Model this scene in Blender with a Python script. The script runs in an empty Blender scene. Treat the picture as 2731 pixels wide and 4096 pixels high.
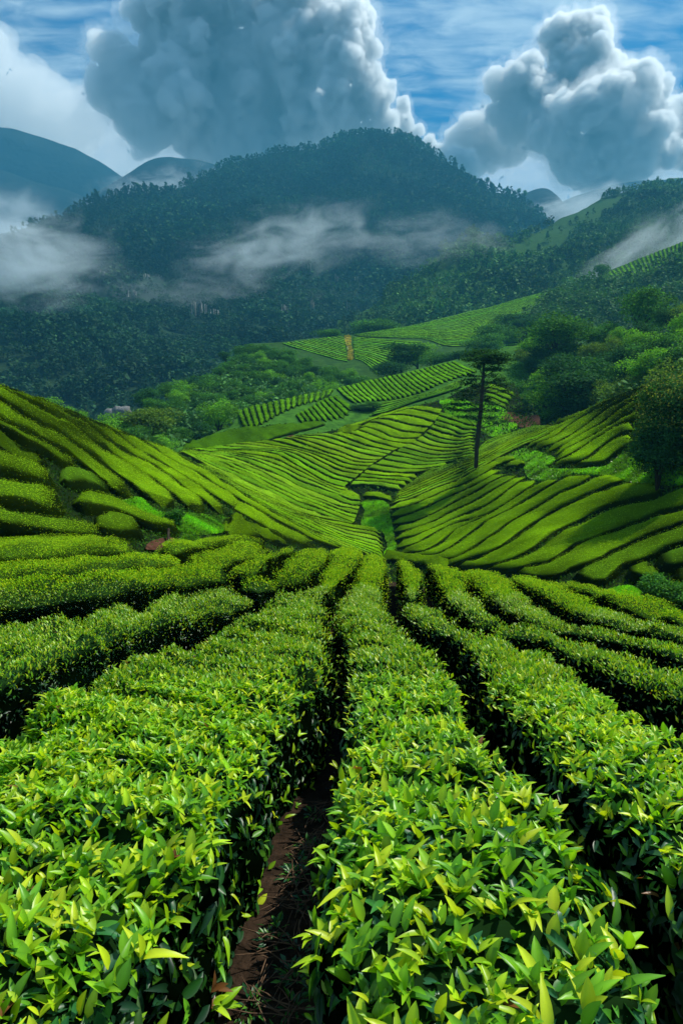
import bpy, math, random
import numpy as np
from mathutils import Vector
rng = np.random.default_rng(11)
random.seed(11)
S = bpy.context.scene
COL = S.collection

# ------------------------------------------------------------------ camera
CAMZ = 2.05
PITCH = math.radians(9.3)
FPX = 24.0 / 36.0 * 1024
cam_d = bpy.data.cameras.new('camera')
cam_d.sensor_fit = 'VERTICAL'; cam_d.sensor_height = 36; cam_d.lens = 24
cam_d.clip_start = 0.05; cam_d.clip_end = 60000
cam = bpy.data.objects.new('camera', cam_d); COL.objects.link(cam)
cam.location = (0, 0, CAMZ); cam.rotation_euler = (math.radians(90) - PITCH, 0, 0)
S.camera = cam

# ------------------------------------------------------------------ world and sun
SUN_AZ, SUN_EL = 62.0, 56.0      # degrees right of the view direction, above the horizon
w = bpy.data.worlds.new('World'); S.world = w; w.use_nodes = True
nt = w.node_tree; nt.nodes.clear()
def N(tree, t, **k):
    n = tree.nodes.new(t)
    for a, b in k.items(): setattr(n, a, b)
    return n
out = N(nt, 'ShaderNodeOutputWorld'); bg = N(nt, 'ShaderNodeBackground'); sky = N(nt, 'ShaderNodeTexSky')
sky.sky_type = 'NISHITA'; sky.sun_disc = False
sky.sun_elevation = math.radians(SUN_EL); sky.sun_rotation = math.radians(SUN_AZ)
sky.air_density = 1.3; sky.dust_density = 0.6; sky.ozone_density = 3.0
bg.inputs['Strength'].default_value = 0.10
# high thin cloud sheets (cirrus, altocumulus) in the sky: direction projected on a high plane
tc = N(nt, 'ShaderNodeTexCoord'); sep = N(nt, 'ShaderNodeSeparateXYZ'); nt.links.new(tc.outputs['Generated'], sep.inputs[0])
def M(op, a, b=None, c=None, tree=nt, clamp=False):
    n = N(tree, 'ShaderNodeMath', operation=op); n.use_clamp = clamp
    for i, x in enumerate((a, b, c)):
        if x is None: continue
        if isinstance(x, (int, float)): n.inputs[i].default_value = x
        else: tree.links.new(x, n.inputs[i])
    return n.outputs[0]
zz = M('ADD', M('MAXIMUM', sep.outputs['Z'], 0.0), 0.12)
px_ = M('DIVIDE', sep.outputs['X'], zz); py_ = M('DIVIDE', sep.outputs['Y'], zz)
cmb = N(nt, 'ShaderNodeCombineXYZ'); nt.links.new(px_, cmb.inputs[0]); nt.links.new(py_, cmb.inputs[1])
def wnoise(scale, sx, sy, rot, detail=8, rough=0.6, dist=0.0, off=(0, 0, 0)):
    mp = N(nt, 'ShaderNodeMapping'); mp.inputs['Scale'].default_value = (sx, sy, 1); mp.inputs['Rotation'].default_value = (0, 0, math.radians(rot)); mp.inputs['Location'].default_value = off
    nt.links.new(cmb.outputs[0], mp.inputs[0])
    n = N(nt, 'ShaderNodeTexNoise'); n.inputs['Scale'].default_value = scale; n.inputs['Detail'].default_value = detail
    n.inputs['Roughness'].default_value = rough; n.inputs['Distortion'].default_value = dist
    nt.links.new(mp.outputs[0], n.inputs['Vector']); return n.outputs['Fac']
big = wnoise(0.9, 1.0, 0.8, 20, 6, 0.55, 0.3, (3.1, 1.7, 0))
fine = wnoise(7.0, 1.0, 2.2, 15, 5, 0.6, 0.6)
rip = wnoise(3.0, 0.7, 3.6, -14, 4, 0.5, 0.35, (0, 2, 0))
s1 = M('ADD', M('MULTIPLY', big, 1.0), M('ADD', M('MULTIPLY', fine, 0.34), M('MULTIPLY', rip, 0.46)))
mr = N(nt, 'ShaderNodeMapRange'); mr.interpolation_type = 'SMOOTHSTEP'
mr.inputs['From Min'].default_value = 0.74; mr.inputs['From Max'].default_value = 1.04
mr.inputs['To Min'].default_value = 0.0; mr.inputs['To Max'].default_value = 0.6
nt.links.new(s1, mr.inputs['Value'])
hs = N(nt, 'ShaderNodeMix', data_type='RGBA'); hs.inputs['B'].default_value = (6.0, 7.8, 8.6, 1)
tint = N(nt, 'ShaderNodeMix', data_type='RGBA', blend_type='MULTIPLY'); tint.inputs['Factor'].default_value = 1.0
tint.inputs['B'].default_value = (0.08, 0.44, 0.68, 1)
nt.links.new(sky.outputs[0], tint.inputs['A'])
nt.links.new(mr.outputs[0], hs.inputs['Factor']); nt.links.new(tint.outputs['Result'], hs.inputs['A'])
nt.links.new(hs.outputs['Result'], bg.inputs['Color']); nt.links.new(bg.outputs[0], out.inputs['Surface'])

sun_d = bpy.data.lights.new('sun', 'SUN'); sun_d.energy = 4.6; sun_d.angle = math.radians(0.6); sun_d.color = (1.0, 0.95, 0.84)
sun = bpy.data.objects.new('sun', sun_d); COL.objects.link(sun)
a_, e_ = math.radians(SUN_AZ), math.radians(SUN_EL)
SUNV = Vector((math.sin(a_) * math.cos(e_), math.cos(a_) * math.cos(e_), math.sin(e_)))
sun.rotation_euler = SUNV.to_track_quat('Z', 'Y').to_euler(); sun.location = (200, 200, 900)
S.view_settings.view_transform = 'Standard'; S.view_settings.look = 'None'; S.view_settings.gamma = 1.0
S.view_settings.use_curve_mapping = False; S.view_settings.exposure = 0.78
S.render.engine = 'CYCLES'
cy = S.cycles
cy.use_denoising = True; cy.max_bounces = 7; cy.diffuse_bounces = 3; cy.glossy_bounces = 2; cy.transmission_bounces = 4
cy.transparent_max_bounces = 8; cy.volume_bounces = 5; cy.volume_step_rate = 3.0; cy.volume_max_steps = 96
cy.use_adaptive_sampling = True; cy.adaptive_threshold = 0.02
cy.caustics_reflective = False; cy.caustics_refractive = False

# ------------------------------------------------------------------ picture -> world helpers
CR = {'A': (0, 1500, .5), 'B': (600, 1600, .5), 'C': (1200, 1500, .5), 'E': (1947, 1800, .5), 'F': (1400, 1800, .5),
      'R': (1900, 1500, .5), 'G': (1000, 1150, .5), 'H': (1784, 1100, .604), 'I': (1947, 850, .5), 'J': (300, 1300, .5),
      'K': (0, 2000, .8712), 'L': (1366, 2000, .8705), 'D': (0, 0, 1.74171), 'T': (1700, 1350, .38265), 's': (0, 0, 1.0)}
def P(tag, *pts):
    x0, y0, s = CR[tag]
    a = np.array(pts, float).reshape(-1, 2)
    return np.stack([x0 + a[:, 0] * s, y0 + a[:, 1] * s], 1)
def cat(*a): return np.concatenate(a, 0)
SC = 682 / 2731
def rays(uv):
    uv = np.asarray(uv, float)
    px = (uv[..., 0] - 1365.5) * SC; py = (uv[..., 1] - 2048) * SC
    c, s = math.cos(PITCH), math.sin(PITCH)
    dy = FPX * c - py * s; dz = -FPX * s - py * c
    return np.stack([px / dy, np.ones_like(dy), dz / dy], -1)
def world(uv, Y):
    return rays(uv) * np.asarray(Y)[..., None] + np.array([0, 0, CAMZ])
def tpsk(r2): return np.where(r2 > 1e-12, r2 * np.log(np.maximum(r2, 1e-12)) * .5, 0)
class Sheet:
    def __init__(s, ctl, lam=1e-4):
        c = np.array(ctl, float); s.p = c[:, :2] / 1000; q = 1.0 / c[:, 2]; n = len(c)
        s.sc = q.mean(); q = q / s.sc
        d2 = ((s.p[:, None] - s.p[None]) ** 2).sum(-1)
        A = np.zeros((n + 3, n + 3)); A[:n, :n] = tpsk(d2) + lam * np.eye(n)
        Pm = np.c_[np.ones(n), s.p]; A[:n, n:] = Pm; A[n:, :n] = Pm.T
        s.w = np.linalg.solve(A, np.r_[q, 0, 0, 0]); s.ymin = c[:, 2].min() * .8; s.ymax = c[:, 2].max() * 1.25
    def Y(s, uv):
        uv = np.asarray(uv, float) / 1000; sh = uv.shape[:-1]; f = uv.reshape(-1, 2); o = np.empty(len(f))
        for i in range(0, len(f), 20000):
            g = f[i:i + 20000]; d2 = ((g[:, None] - s.p[None]) ** 2).sum(-1)
            o[i:i + 20000] = tpsk(d2) @ s.w[:-3] + s.w[-3] + g @ s.w[-2:]
        return np.clip(1 / np.maximum(o * s.sc, 1e-5), s.ymin, s.ymax).reshape(sh)
    def W(s, uv): return world(uv, s.Y(uv))

def resample(pl, n, world_pts=None):
    pl = np.asarray(pl, float)
    ref = pl if world_pts is None else world_pts
    d = np.r_[0, np.cumsum(np.linalg.norm(np.diff(ref, axis=0), axis=1))]
    t = np.linspace(0, d[-1], n)
    return np.stack([np.interp(t, d, pl[:, k]) for k in range(pl.shape[1])], 1)
def smooth_pl(pl, n=60):
    """Catmull-Rom through the traced points"""
    p = np.asarray(pl, float)
    if len(p) < 3: return resample(p, n)
    q = np.vstack([2 * p[0] - p[1], p, 2 * p[-1] - p[-2]]); o = []
    k = max(3, n // (len(p) - 1))
    for i in range(1, len(q) - 2):
        t = np.linspace(0, 1, k, endpoint=False)[:, None]
        a, b, c, d = q[i - 1], q[i], q[i + 1], q[i + 2]
        o.append(.5 * (2 * b + (c - a) * t + (2 * a - 5 * b + 4 * c - d) * t ** 2 + (3 * b - a - 3 * c + d) * t ** 3))
    o.append(p[-1:]); return resample(np.vstack(o), n)

# numpy value noise
PERM = rng.random(4096)
def vnoise(p):
    i = np.floor(p).astype(np.int64); f = p - i; f = f * f * (3 - 2 * f)
    def h(dx, dy, dz):
        return PERM[((i[..., 0] + dx) * 1619 + (i[..., 1] + dy) * 31337 + (i[..., 2] + dz) * 6971) % 4096]
    x, y, z = f[..., 0], f[..., 1], f[..., 2]
    a = h(0, 0, 0) * (1 - x) + h(1, 0, 0) * x; b = h(0, 1, 0) * (1 - x) + h(1, 1, 0) * x
    c = h(0, 0, 1) * (1 - x) + h(1, 0, 1) * x; d = h(0, 1, 1) * (1 - x) + h(1, 1, 1) * x
    return ((a * (1 - y) + b * y) * (1 - z) + (c * (1 - y) + d * y) * z) * 2 - 1
def fbm(p, o=4):
    s = 0; a = 1; 
    for k in range(o): s = s + a * vnoise(p * 2 ** k + 17.3 * k); a *= .5
    return s

# ------------------------------------------------------------------ mesh building
def mesh(name, verts, faces, mats, col=None, fmat=None, smooth=True):
    """faces: list of (m,k) int arrays"""
    me = bpy.data.meshes.new(name); verts = np.asarray(verts, np.float32)
    me.vertices.add(len(verts)); me.vertices.foreach_set('co', verts.ravel())
    faces = [np.asarray(f, np.int32) for f in faces if len(f)]
    tot = sum(f.size for f in faces); nf = sum(len(f) for f in faces)
    me.loops.add(tot); me.loops.foreach_set('vertex_index', np.concatenate([f.ravel() for f in faces]))
    cnt = np.concatenate([np.full(len(f), f.shape[1]) for f in faces]); st = np.r_[0, np.cumsum(cnt)[:-1]]
    me.polygons.add(nf); me.polygons.foreach_set('loop_start', st.astype(np.int32))
    try: me.polygons.foreach_set('loop_total', cnt.astype(np.int32))
    except Exception: pass
    if smooth: me.polygons.foreach_set('use_smooth', np.ones(nf, bool))
    for m in mats: me.materials.append(m)
    if fmat is not None: me.polygons.foreach_set('material_index', np.asarray(fmat, np.int32))
    if col is not None:
        at = me.color_attributes.new('Col', 'FLOAT_COLOR', 'POINT')
        c = np.ones((len(verts), 4), np.float32); c[:, :3] = col; at.data.foreach_set('color', c.ravel())
    me.update(); me.validate(verbose=False)
    return me
def link(name, me, label=None, category=None, group=None, kind=None, parent=None, loc=None):
    o = bpy.data.objects.new(name, me); COL.objects.link(o)
    if label: o['label'] = label
    if category: o['category'] = category
    if group: o['group'] = group
    if kind: o['kind'] = kind
    if parent: o.parent = parent
    if loc is not None: o.location = loc
    return o
class Acc:
    def __init__(s): s.v = []; s.f = {}; s.c = []; s.n = 0; s.m = {}
    def add(s, v, faces, c, mat=0):
        v = np.asarray(v).reshape(-1, 3)
        for f in faces:
            f = np.asarray(f)
            if len(f): s.f.setdefault(f.shape[1], []).append((f + s.n, mat))
        s.v.append(v); s.c.append(np.broadcast_to(c, v.shape)); s.n += len(v)
    def build(s, name, mats, smooth=True):
        fs = []; fm = []
        for k in s.f:
            for f, m in s.f[k]: fs.append(f); fm.append(np.full(len(f), m))
        return mesh(name, np.concatenate(s.v), fs, mats, np.concatenate(s.c), np.concatenate(fm), smooth)

# ------------------------------------------------------------------ materials
def newmat(name):
    m = bpy.data.materials.new(name); m.use_nodes = True; m.node_tree.nodes.clear(); return m, m.node_tree
def foliage_mat(name, transl=0.3, rough=0.5, spec=0.4, nscale=3.0, namp=0.35, gain=1.0):
    m, t = newmat(name)
    o = N(t, 'ShaderNodeOutputMaterial'); at = N(t, 'ShaderNodeAttribute', attribute_name='Col')
    tcn = N(t, 'ShaderNodeTexCoord'); no = N(t, 'ShaderNodeTexNoise'); no.inputs['Scale'].default_value = nscale; no.inputs['Detail'].default_value = 4
    t.links.new(tcn.outputs['Object'], no.inputs['Vector'])
    k = M('ADD', M('MULTIPLY', no.outputs['Fac'], 2 * namp * gain, tree=t), (1 - namp) * gain, tree=t)
    vm = N(t, 'ShaderNodeVectorMath', operation='SCALE'); t.links.new(at.outputs['Color'], vm.inputs[0]); t.links.new(k, vm.inputs['Scale'])
    pr = N(t, 'ShaderNodeBsdfPrincipled'); t.links.new(vm.outputs[0], pr.inputs['Base Color'])
    pr.inputs['Roughness'].default_value = rough; pr.inputs['Specular IOR Level'].default_value = spec
    if transl > 0:
        tr = N(t, 'ShaderNodeBsdfTranslucent'); v2 = N(t, 'ShaderNodeVectorMath', operation='MULTIPLY'); v2.inputs[1].default_value = (1.25, 1.25, 0.5)
        t.links.new(vm.outputs[0], v2.inputs[0]); t.links.new(v2.outputs[0], tr.inputs['Color'])
        mx = N(t, 'ShaderNodeMixShader'); mx.inputs[0].default_value = transl
        t.links.new(pr.outputs[0], mx.inputs[1]); t.links.new(tr.outputs[0], mx.inputs[2]); t.links.new(mx.outputs[0], o.inputs['Surface'])
    else: t.links.new(pr.outputs[0], o.inputs['Surface'])
    return m
M_LEAF = foliage_mat('tea_leaf', 0.38, 0.36, 0.32, 2.0, 0.25)
M_LEAFFAR = foliage_mat('tea_leaf_far', 0.3, 0.8, 0.02, 1.0, 0.3)
M_CORE = foliage_mat('tea_bush_inside', 0.0, 0.9, 0.0, 9.0, 0.5)
M_TREE = foliage_mat('tree_leaf', 0.32, 0.8, 0.04, 0.6, 0.35)
M_FARLEAF = foliage_mat('forest_leaf', 0.15, 0.8, 0.1, 0.05, 0.4)
def ramp_mat(name, cols, scale, detail=8, rough=0.95, bump=0.3, bscale=None, bdist=0.05, stretch=(1, 1, 1)):
    m, t = newmat(name); o = N(t, 'ShaderNodeOutputMaterial'); pr = N(t, 'ShaderNodeBsdfPrincipled')
    tcn = N(t, 'ShaderNodeTexCoord'); mp = N(t, 'ShaderNodeMapping'); mp.inputs['Scale'].default_value = stretch; t.links.new(tcn.outputs['Object'], mp.inputs[0])
    no = N(t, 'ShaderNodeTexNoise'); no.inputs['Scale'].default_value = scale; no.inputs['Detail'].default_value = detail; no.inputs['Roughness'].default_value = .65
    t.links.new(mp.outputs[0], no.inputs['Vector'])
    cr = N(t, 'ShaderNodeValToRGB'); e = cr.color_ramp.elements
    for i, (pos, c) in enumerate(cols):
        x = e[i] if i < 2 else e.new(pos)
        x.position = pos; x.color = (*c, 1)
    t.links.new(no.outputs['Fac'], cr.inputs[0]); t.links.new(cr.outputs[0], pr.inputs['Base Color'])
    pr.inputs['Roughness'].default_value = rough; pr.inputs['Specular IOR Level'].default_value = .03
    n2 = N(t, 'ShaderNodeTexNoise'); n2.inputs['Scale'].default_value = bscale or scale * 4; n2.inputs['Detail'].default_value = 6; t.links.new(mp.outputs[0], n2.inputs['Vector'])
    b = N(t, 'ShaderNodeBump'); b.inputs['Strength'].default_value = bump; b.inputs['Distance'].default_value = bdist
    t.links.new(n2.outputs['Fac'], b.inputs['Height']); t.links.new(b.outputs[0], pr.inputs['Normal']); t.links.new(pr.outputs[0], o.inputs['Surface'])
    return m
M_SOIL = ramp_mat('garden_soil', [(.3, (.008, .006, .004)), (.62, (.035, .022, .014)), (.8, (.06, .04, .026))], 9, bump=.9, bdist=.03)
M_RED = ramp_mat('red_soil', [(.3, (.035, .015, .008)), (.7, (.11, .05, .03))], 2.5, bump=.8, bdist=.15)
M_FLOOR = ramp_mat('field_floor', [(.3, (.003, .007, .002)), (.6, (.008, .020, .004)), (.8, (.018, .022, .008))], 1.2, bump=.6, bdist=.1)
M_GRASSY = ramp_mat('grassy_floor', [(.35, (.02, .07, .008)), (.65, (.05, .15, .012))], .6, bump=.6, bdist=.1)
M_FIELD = ramp_mat('field_ground', [(.35, (.014, .045, .008)), (.65, (.03, .085, .012))], .3, bump=.8, bdist=.3)
M_WOODFLOOR = ramp_mat('wooded_ground', [(.3, (.006, .018, .008)), (.7, (.02, .045, .018))], .08, bump=.6, bdist=2)
M_FARHILL = ramp_mat('distant_hill', [(.3, (.006, .018, .026)), (.7, (.016, .034, .040))], .012, bump=.5, bdist=15)  # bluish base colour, distance haze painted in
M_BARK = ramp_mat('bark', [(.3, (.012, .010, .007)), (.7, (.06, .05, .035))], 6, bump=.8, bdist=.05, stretch=(1, 1, .2))
M_TWIG = ramp_mat('dry_twig', [(.3, (.05, .03, .018)), (.7, (.16, .10, .06))], 20, bump=.3, bdist=.005)
M_ROCK = ramp_mat('pale_rock', [(.35, (.03, .04, .035)), (.5, (.16, .18, .17)), (.68, (.42, .45, .43))], .25, bump=.9, bdist=1.0, stretch=(1, 1, .12))
M_GREYROCK = ramp_mat('grey_rock', [(.3, (.09, .09, .09)), (.7, (.22, .22, .21))], .5, bump=.9, bdist=.4)

# ------------------------------------------------------------------ leaf shapes (x: base->tip, z: up)
def leaf_tpl(st, width, droop, fold):
    v = []; f = []
    xs = np.linspace(0, 1, st)
    for x in xs:
        wv = width * (math.sin(math.pi * min(1, x * .92 + .04) ** .85) ** .9) * .5 if 0 < x < 1 else 0.012
        z = -droop * x * x
        v += [(x, wv, z + fold * wv), (x, 0, z - fold * wv * .5), (x, -wv, z + fold * wv)]
    for i in range(st - 1):
        a = 3 * i; f += [(a, a + 3, a + 4, a + 1), (a + 1, a + 4, a + 5, a + 2)]
    return np.array(v), np.array(f)
LEAF_HI = [leaf_tpl(6, .38, .30, .35), leaf_tpl(6, .32, .55, .5), leaf_tpl(6, .44, .12, .3), leaf_tpl(6, .34, .95, .45), leaf_tpl(6, .46, .2, .25), leaf_tpl(6, .40, .45, .6)]
LEAF_MID = [(np.array([(0, 0, 0), (.45, .16, .03), (1, 0, -.18), (.45, -.16, .03), (.5, 0, -.04)]), np.array([(0, 4, 1), (1, 4, 2), (0, 3, 4), (3, 2, 4)])),
            (np.array([(0, 0, 0), (.5, .2, .02), (1, 0, -.35), (.5, -.2, .02), (.5, 0, -.06)]), np.array([(0, 4, 1), (1, 4, 2), (0, 3, 4), (3, 2, 4)]))]
LEAF_LO = [(np.array([(0, 0, 0), (.5, .27, 0.05), (1, 0, -.1), (.5, -.27, .05)]), np.array([(0, 1, 2, 3)]))]
def norm(a): return a / np.maximum(np.linalg.norm(a, axis=-1, keepdims=True), 1e-9)
def put_leaves(acc, P_, D_, U_, L_, C_, tpls, mat=0, tipc=None):
    """P base points, D leaf direction, U approx up of blade, L length, C colours"""
    D_ = norm(D_); U_ = norm(U_ - (U_ * D_).sum(-1, keepdims=True) * D_); Sd = np.cross(U_, D_)
    which = rng.integers(0, len(tpls), len(P_))
    for k, (tv, tf) in enumerate(tpls):
        i = np.where(which == k)[0]
        if not len(i): continue
        l = L_[i][:, None, None]
        v = P_[i][:, None] + l * (tv[None, :, 0:1] * D_[i][:, None] + tv[None, :, 1:2] * Sd[i][:, None] + tv[None, :, 2:3] * U_[i][:, None])
        f = (np.arange(len(i))[:, None, None] * len(tv) + tf[None]).reshape(-1, tf.shape[1])
        c = np.repeat(C_[i][:, None], len(tv), 1)
        if len(tv) > 12: c = c * (1 + .3 * (np.abs(tv[None, :, 1:2]) < 1e-9) * np.ones_like(c))
        if tipc is not None: c = c * (1 + tipc * (tv[None, :, 0:1] - .5))
        acc.add(v.reshape(-1, 3), [f], c.reshape(-1, 3), mat)

YOUNG = np.array([(.30, .47, .010), (.20, .40, .010), (.40, .50, .014), (.13, .32, .010), (.09, .26, .012)])
MATURE = np.array([(.028, .14, .018), (.018, .10, .024), (.05, .19, .014), (.024, .11, .040), (.07, .22, .014), (.02, .085, .03)])
def pal(p, n): return p[rng.integers(0, len(p), n)] * rng.uniform(.75, 1.2, (n, 1))
EDGE_SH = None

# ------------------------------------------------------------------ tea hedge
TOTAL = [0]
def grid_faces(n, m):
    i, j = np.meshgrid(np.arange(n - 1), np.arange(m - 1), indexing='ij'); a = (i * m + j).ravel()
    return np.stack([a, a + m, a + m + 1, a + 1], 1)
def hedge(sheet, A, B, h=.6, ga=0.0, gb=0.0, label='', group=None, bright=1.0, r0=True, r1=True, yel=.5, cov=1.0, name='tea_hedge', tone=(1, 1, 1), amp=1.0, sq=.30, ext=True):
    A = smooth_pl(A, 80); B = smooth_pl(B, 80)
    A0 = A + ga * (B - A); B0 = B - gb * (B - A)
    # carry rows on past the picture's side edges
    for end in (0, -1):
        nx = 1 if end == 0 else -2
        mu = (A0[end, 0] + B0[end, 0]) / 2
        if not ext: break
        if mu < 14 or mu > 2715 or A0[end, 1] > 4060 and B0[end, 1] > 4060:
            k = 6
            dA = A0[end] - A0[nx * 4 if nx > 0 else -5]; dB = B0[end] - B0[nx * 4 if nx > 0 else -5]
            d = (dA + dB) / 2; d = d / (np.linalg.norm(d) + 1e-9)
            L = 350 if A0[end, 1] < 3000 else 220
            eA = A0[end] + d * L * np.linspace(0, 1, k + 1)[1:, None]; eB = B0[end] + d * L * np.linspace(0, 1, k + 1)[1:, None]
            if end == 0: A0 = np.vstack([eA[::-1], A0]); B0 = np.vstack([eB[::-1], B0])
            else: A0 = np.vstack([A0, eA]); B0 = np.vstack([B0, eB])
    WA = sheet.W(A0); WB = sheet.W(B0); mid = (WA + WB) / 2
    seg = np.linalg.norm(np.diff(mid, axis=0), axis=1); d = np.r_[0, np.cumsum(seg)]; Ltot = d[-1]
    dist = np.linalg.norm(mid - [0, 0, CAMZ], axis=1); dmin = dist.min()
    step = np.clip(dmin * .018, .07, 1.2); n = int(np.clip(Ltot / step, 10, 260))
    # spacing finer near the camera
    dens = 1 / np.clip(dist, 1.2, 400); cd = np.r_[0, np.cumsum(seg * (dens[1:] + dens[:-1]) / 2)]
    t = np.interp(np.linspace(0, cd[-1], n), cd, d)
    WA = np.stack([np.interp(t, d, WA[:, k]) for k in range(3)], 1); WB = np.stack([np.interp(t, d, WB[:, k]) for k in range(3)], 1)
    wid = np.linalg.norm(WB - WA, axis=1); r = np.maximum(np.median(wid) * .6, .15)
    m = 22 if dmin < 12 else (14 if dmin < 45 else 9)
    wf = np.ones(n)
    if r0: x = np.clip(t / r, 0, 1); wf = np.minimum(wf, np.sqrt(np.maximum(1 - (1 - x) ** 2, .0)) )
    if r1: x = np.clip((Ltot - t) / r, 0, 1); wf = np.minimum(wf, np.sqrt(np.maximum(1 - (1 - x) ** 2, .0)))
    ph = np.linspace(0, math.pi, m); c = np.cos(ph); s_ = .5 - .5 * np.sign(c) * np.abs(c) ** sq; p_ = np.sin(ph) ** (sq + .08)
    wv = wf[:, None]; inset = np.clip((.05 if dmin < 3.4 else (.08 if dmin < 12 else (.05 if dmin < 20 else .015))) / np.maximum(wid, .2), 0, .25)[:, None]; ss = .5 + (s_[None] - .5) * (wv * .97 + .03) * (1 - 2 * inset)
    hh = h * np.clip(wid / .35, .25, 1)[:, None]
    V = WA[:, None] * (1 - ss[..., None]) + WB[:, None] * ss[..., None]
    pz = p_[None] * wv ** .55
    V[..., 2] += -hh * (1 - pz) - (1 - p_[None]) * .08 * hh + .05 * hh * (np.sin(ss * math.pi) - .5)
    # normals
    dt = np.gradient(V, axis=0); ds = np.gradient(V, axis=1); nm = norm(np.cross(dt, ds))
    if nm[n // 2, m // 2, 2] < 0: nm = -nm
    sc = min(max(dmin / 12, .35), 1.5)
    am = np.clip(np.median(wid) * .055, .012, .09) * amp
    disp = fbm(V / (.45 * sc), 4) * am + fbm(V / 2.6, 2) * am * 1.3
    V = V + nm * (disp * np.clip(pz * 1.5, .2, 1))[..., None]
    V[:, 0, 2] -= .05; V[:, -1, 2] -= .05
    acc = Acc(); tone = np.array(tone)
    kc = np.clip((dist - 10) / 40, 0, 1); kc = np.interp(t, d, kc)[:, None, None]; core = np.array([.008, .026, .006]) * (1 - kc) + np.array([.13, .27, .002]) * kc; fl_ = norm(nm)[..., 2:3].clip(0, 1); core = core * (.09 + .91 * np.clip((fl_ - .62) / .26, 0, 1))  # clipped top of young leaves; sides of old leaf, darkened to paint furrow shade
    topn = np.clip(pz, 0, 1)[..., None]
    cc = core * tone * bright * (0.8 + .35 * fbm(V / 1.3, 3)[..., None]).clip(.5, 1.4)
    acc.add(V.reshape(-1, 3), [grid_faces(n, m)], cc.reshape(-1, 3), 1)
    # foliage
    a = V[:-1, :-1]; b = V[1:, :-1]; c2 = V[1:, 1:]; d2 = V[:-1, 1:]
    area = .5 * np.linalg.norm(np.cross(c2 - a, d2 - b), axis=-1)
    cen = (a + b + c2 + d2) / 4; dc = np.linalg.norm(cen - [0, 0, CAMZ], axis=-1)
    # leaves only where the frame (with a margin) can see
    rel = cen - [0, 0, CAMZ]; vx = np.abs(rel[..., 0]) / np.maximum(rel[..., 1], .3); ok = (vx < .66) & (rel[..., 1] > .5)
    Lf = np.interp(dc, [1.5, 2.6, 4, 6, 9, 14, 22, 200], [.086, .076, .054, .041, .035, .036, .044, .42])
    dn = cov * 2.3 / (Lf ** 2 * .30); dn = dn * np.interp(dc, [0, 4.2, 9, 15, 30, 60, 120], [1.9, 1.3, .8, .52, .36, .28, .25])
    dn = dn * ok * np.where(cen[..., 2] * 0 + (pz[:-1, :-1] + pz[1:, 1:]) / 2 > .12, 1, .15)
    cnt = rng.poisson(area * dn); tot = int(cnt.sum()); TOTAL[0] += tot
    if tot:
        idx = np.repeat(np.arange(cnt.size), cnt.ravel()); u = rng.random((tot, 1)); v = rng.random((tot, 1))
        f = lambda X: X.reshape(-1, 3)[idx]
        Pp = f(a) * (1 - u) * (1 - v) + f(b) * u * (1 - v) + f(c2) * u * v + f(d2) * (1 - u) * v
        nn = f(nm[:-1, :-1]); up = np.array([0, 0, 1.0]); Ld = Lf.ravel()[idx] * rng.uniform(.5, 1.3, tot); dl = dc.ravel()[idx]
        top = np.clip(nn[:, 2], 0, 1)
        rnd = norm(rng.normal(size=(tot, 3))); tan = norm(rnd - (rnd * nn).sum(-1, keepdims=True) * nn)
        patch = fbm(Pp / .9, 3) * .5 + .5
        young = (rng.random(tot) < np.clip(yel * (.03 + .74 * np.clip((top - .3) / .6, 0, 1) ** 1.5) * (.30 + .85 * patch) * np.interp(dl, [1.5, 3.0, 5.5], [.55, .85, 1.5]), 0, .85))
        Cc = np.where(young[:, None], pal(YOUNG, tot), pal(MATURE, tot) * (.45 + .75 * np.clip((top - .2) / .6, 0, 1))[:, None]) * tone * bright; Cc[rng.random(tot) < .004] = (.16, .07, .02)  # mature leaves darker on the sides: older leaf plus painted wall shade
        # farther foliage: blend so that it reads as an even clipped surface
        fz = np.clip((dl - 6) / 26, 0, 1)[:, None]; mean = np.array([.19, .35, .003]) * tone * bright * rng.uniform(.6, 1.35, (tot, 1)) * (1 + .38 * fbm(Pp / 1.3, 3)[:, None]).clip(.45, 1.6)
        sd_ = (.09 + .91 * np.clip((top - .62) / .26, 0, 1))[:, None]; Cc = Cc * (1 - fz * .75) + mean * fz * .75 * sd_  # steep sides of far rows darkened, furrow shade put into leaf colour
        Dd = np.where(young[:, None], nn * .55 + up * .75 + tan * rng.uniform(.1, 1.0, (tot, 1)), nn * rng.uniform(0, .7, (tot, 1)) + tan + up * .18)
        fl = np.clip((dl - 8) / 14, 0, 1)[:, None]; Dd = norm(Dd) * (1 - fl * .75) + (tan + nn * .12) * fl * .75
        Dd = norm(Dd); U = np.where(young[:, None], tan * -.7 + up * .6 + nn * .4, nn + up * .6 + rng.normal(size=(tot, 3)) * .35)
        off = np.where(young, rng.uniform(-.01, .035, tot), rng.uniform(-.05, .0, tot)) * np.clip(dl / 4, 1, 3)
        Pp = Pp + nn * off[:, None]
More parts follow.
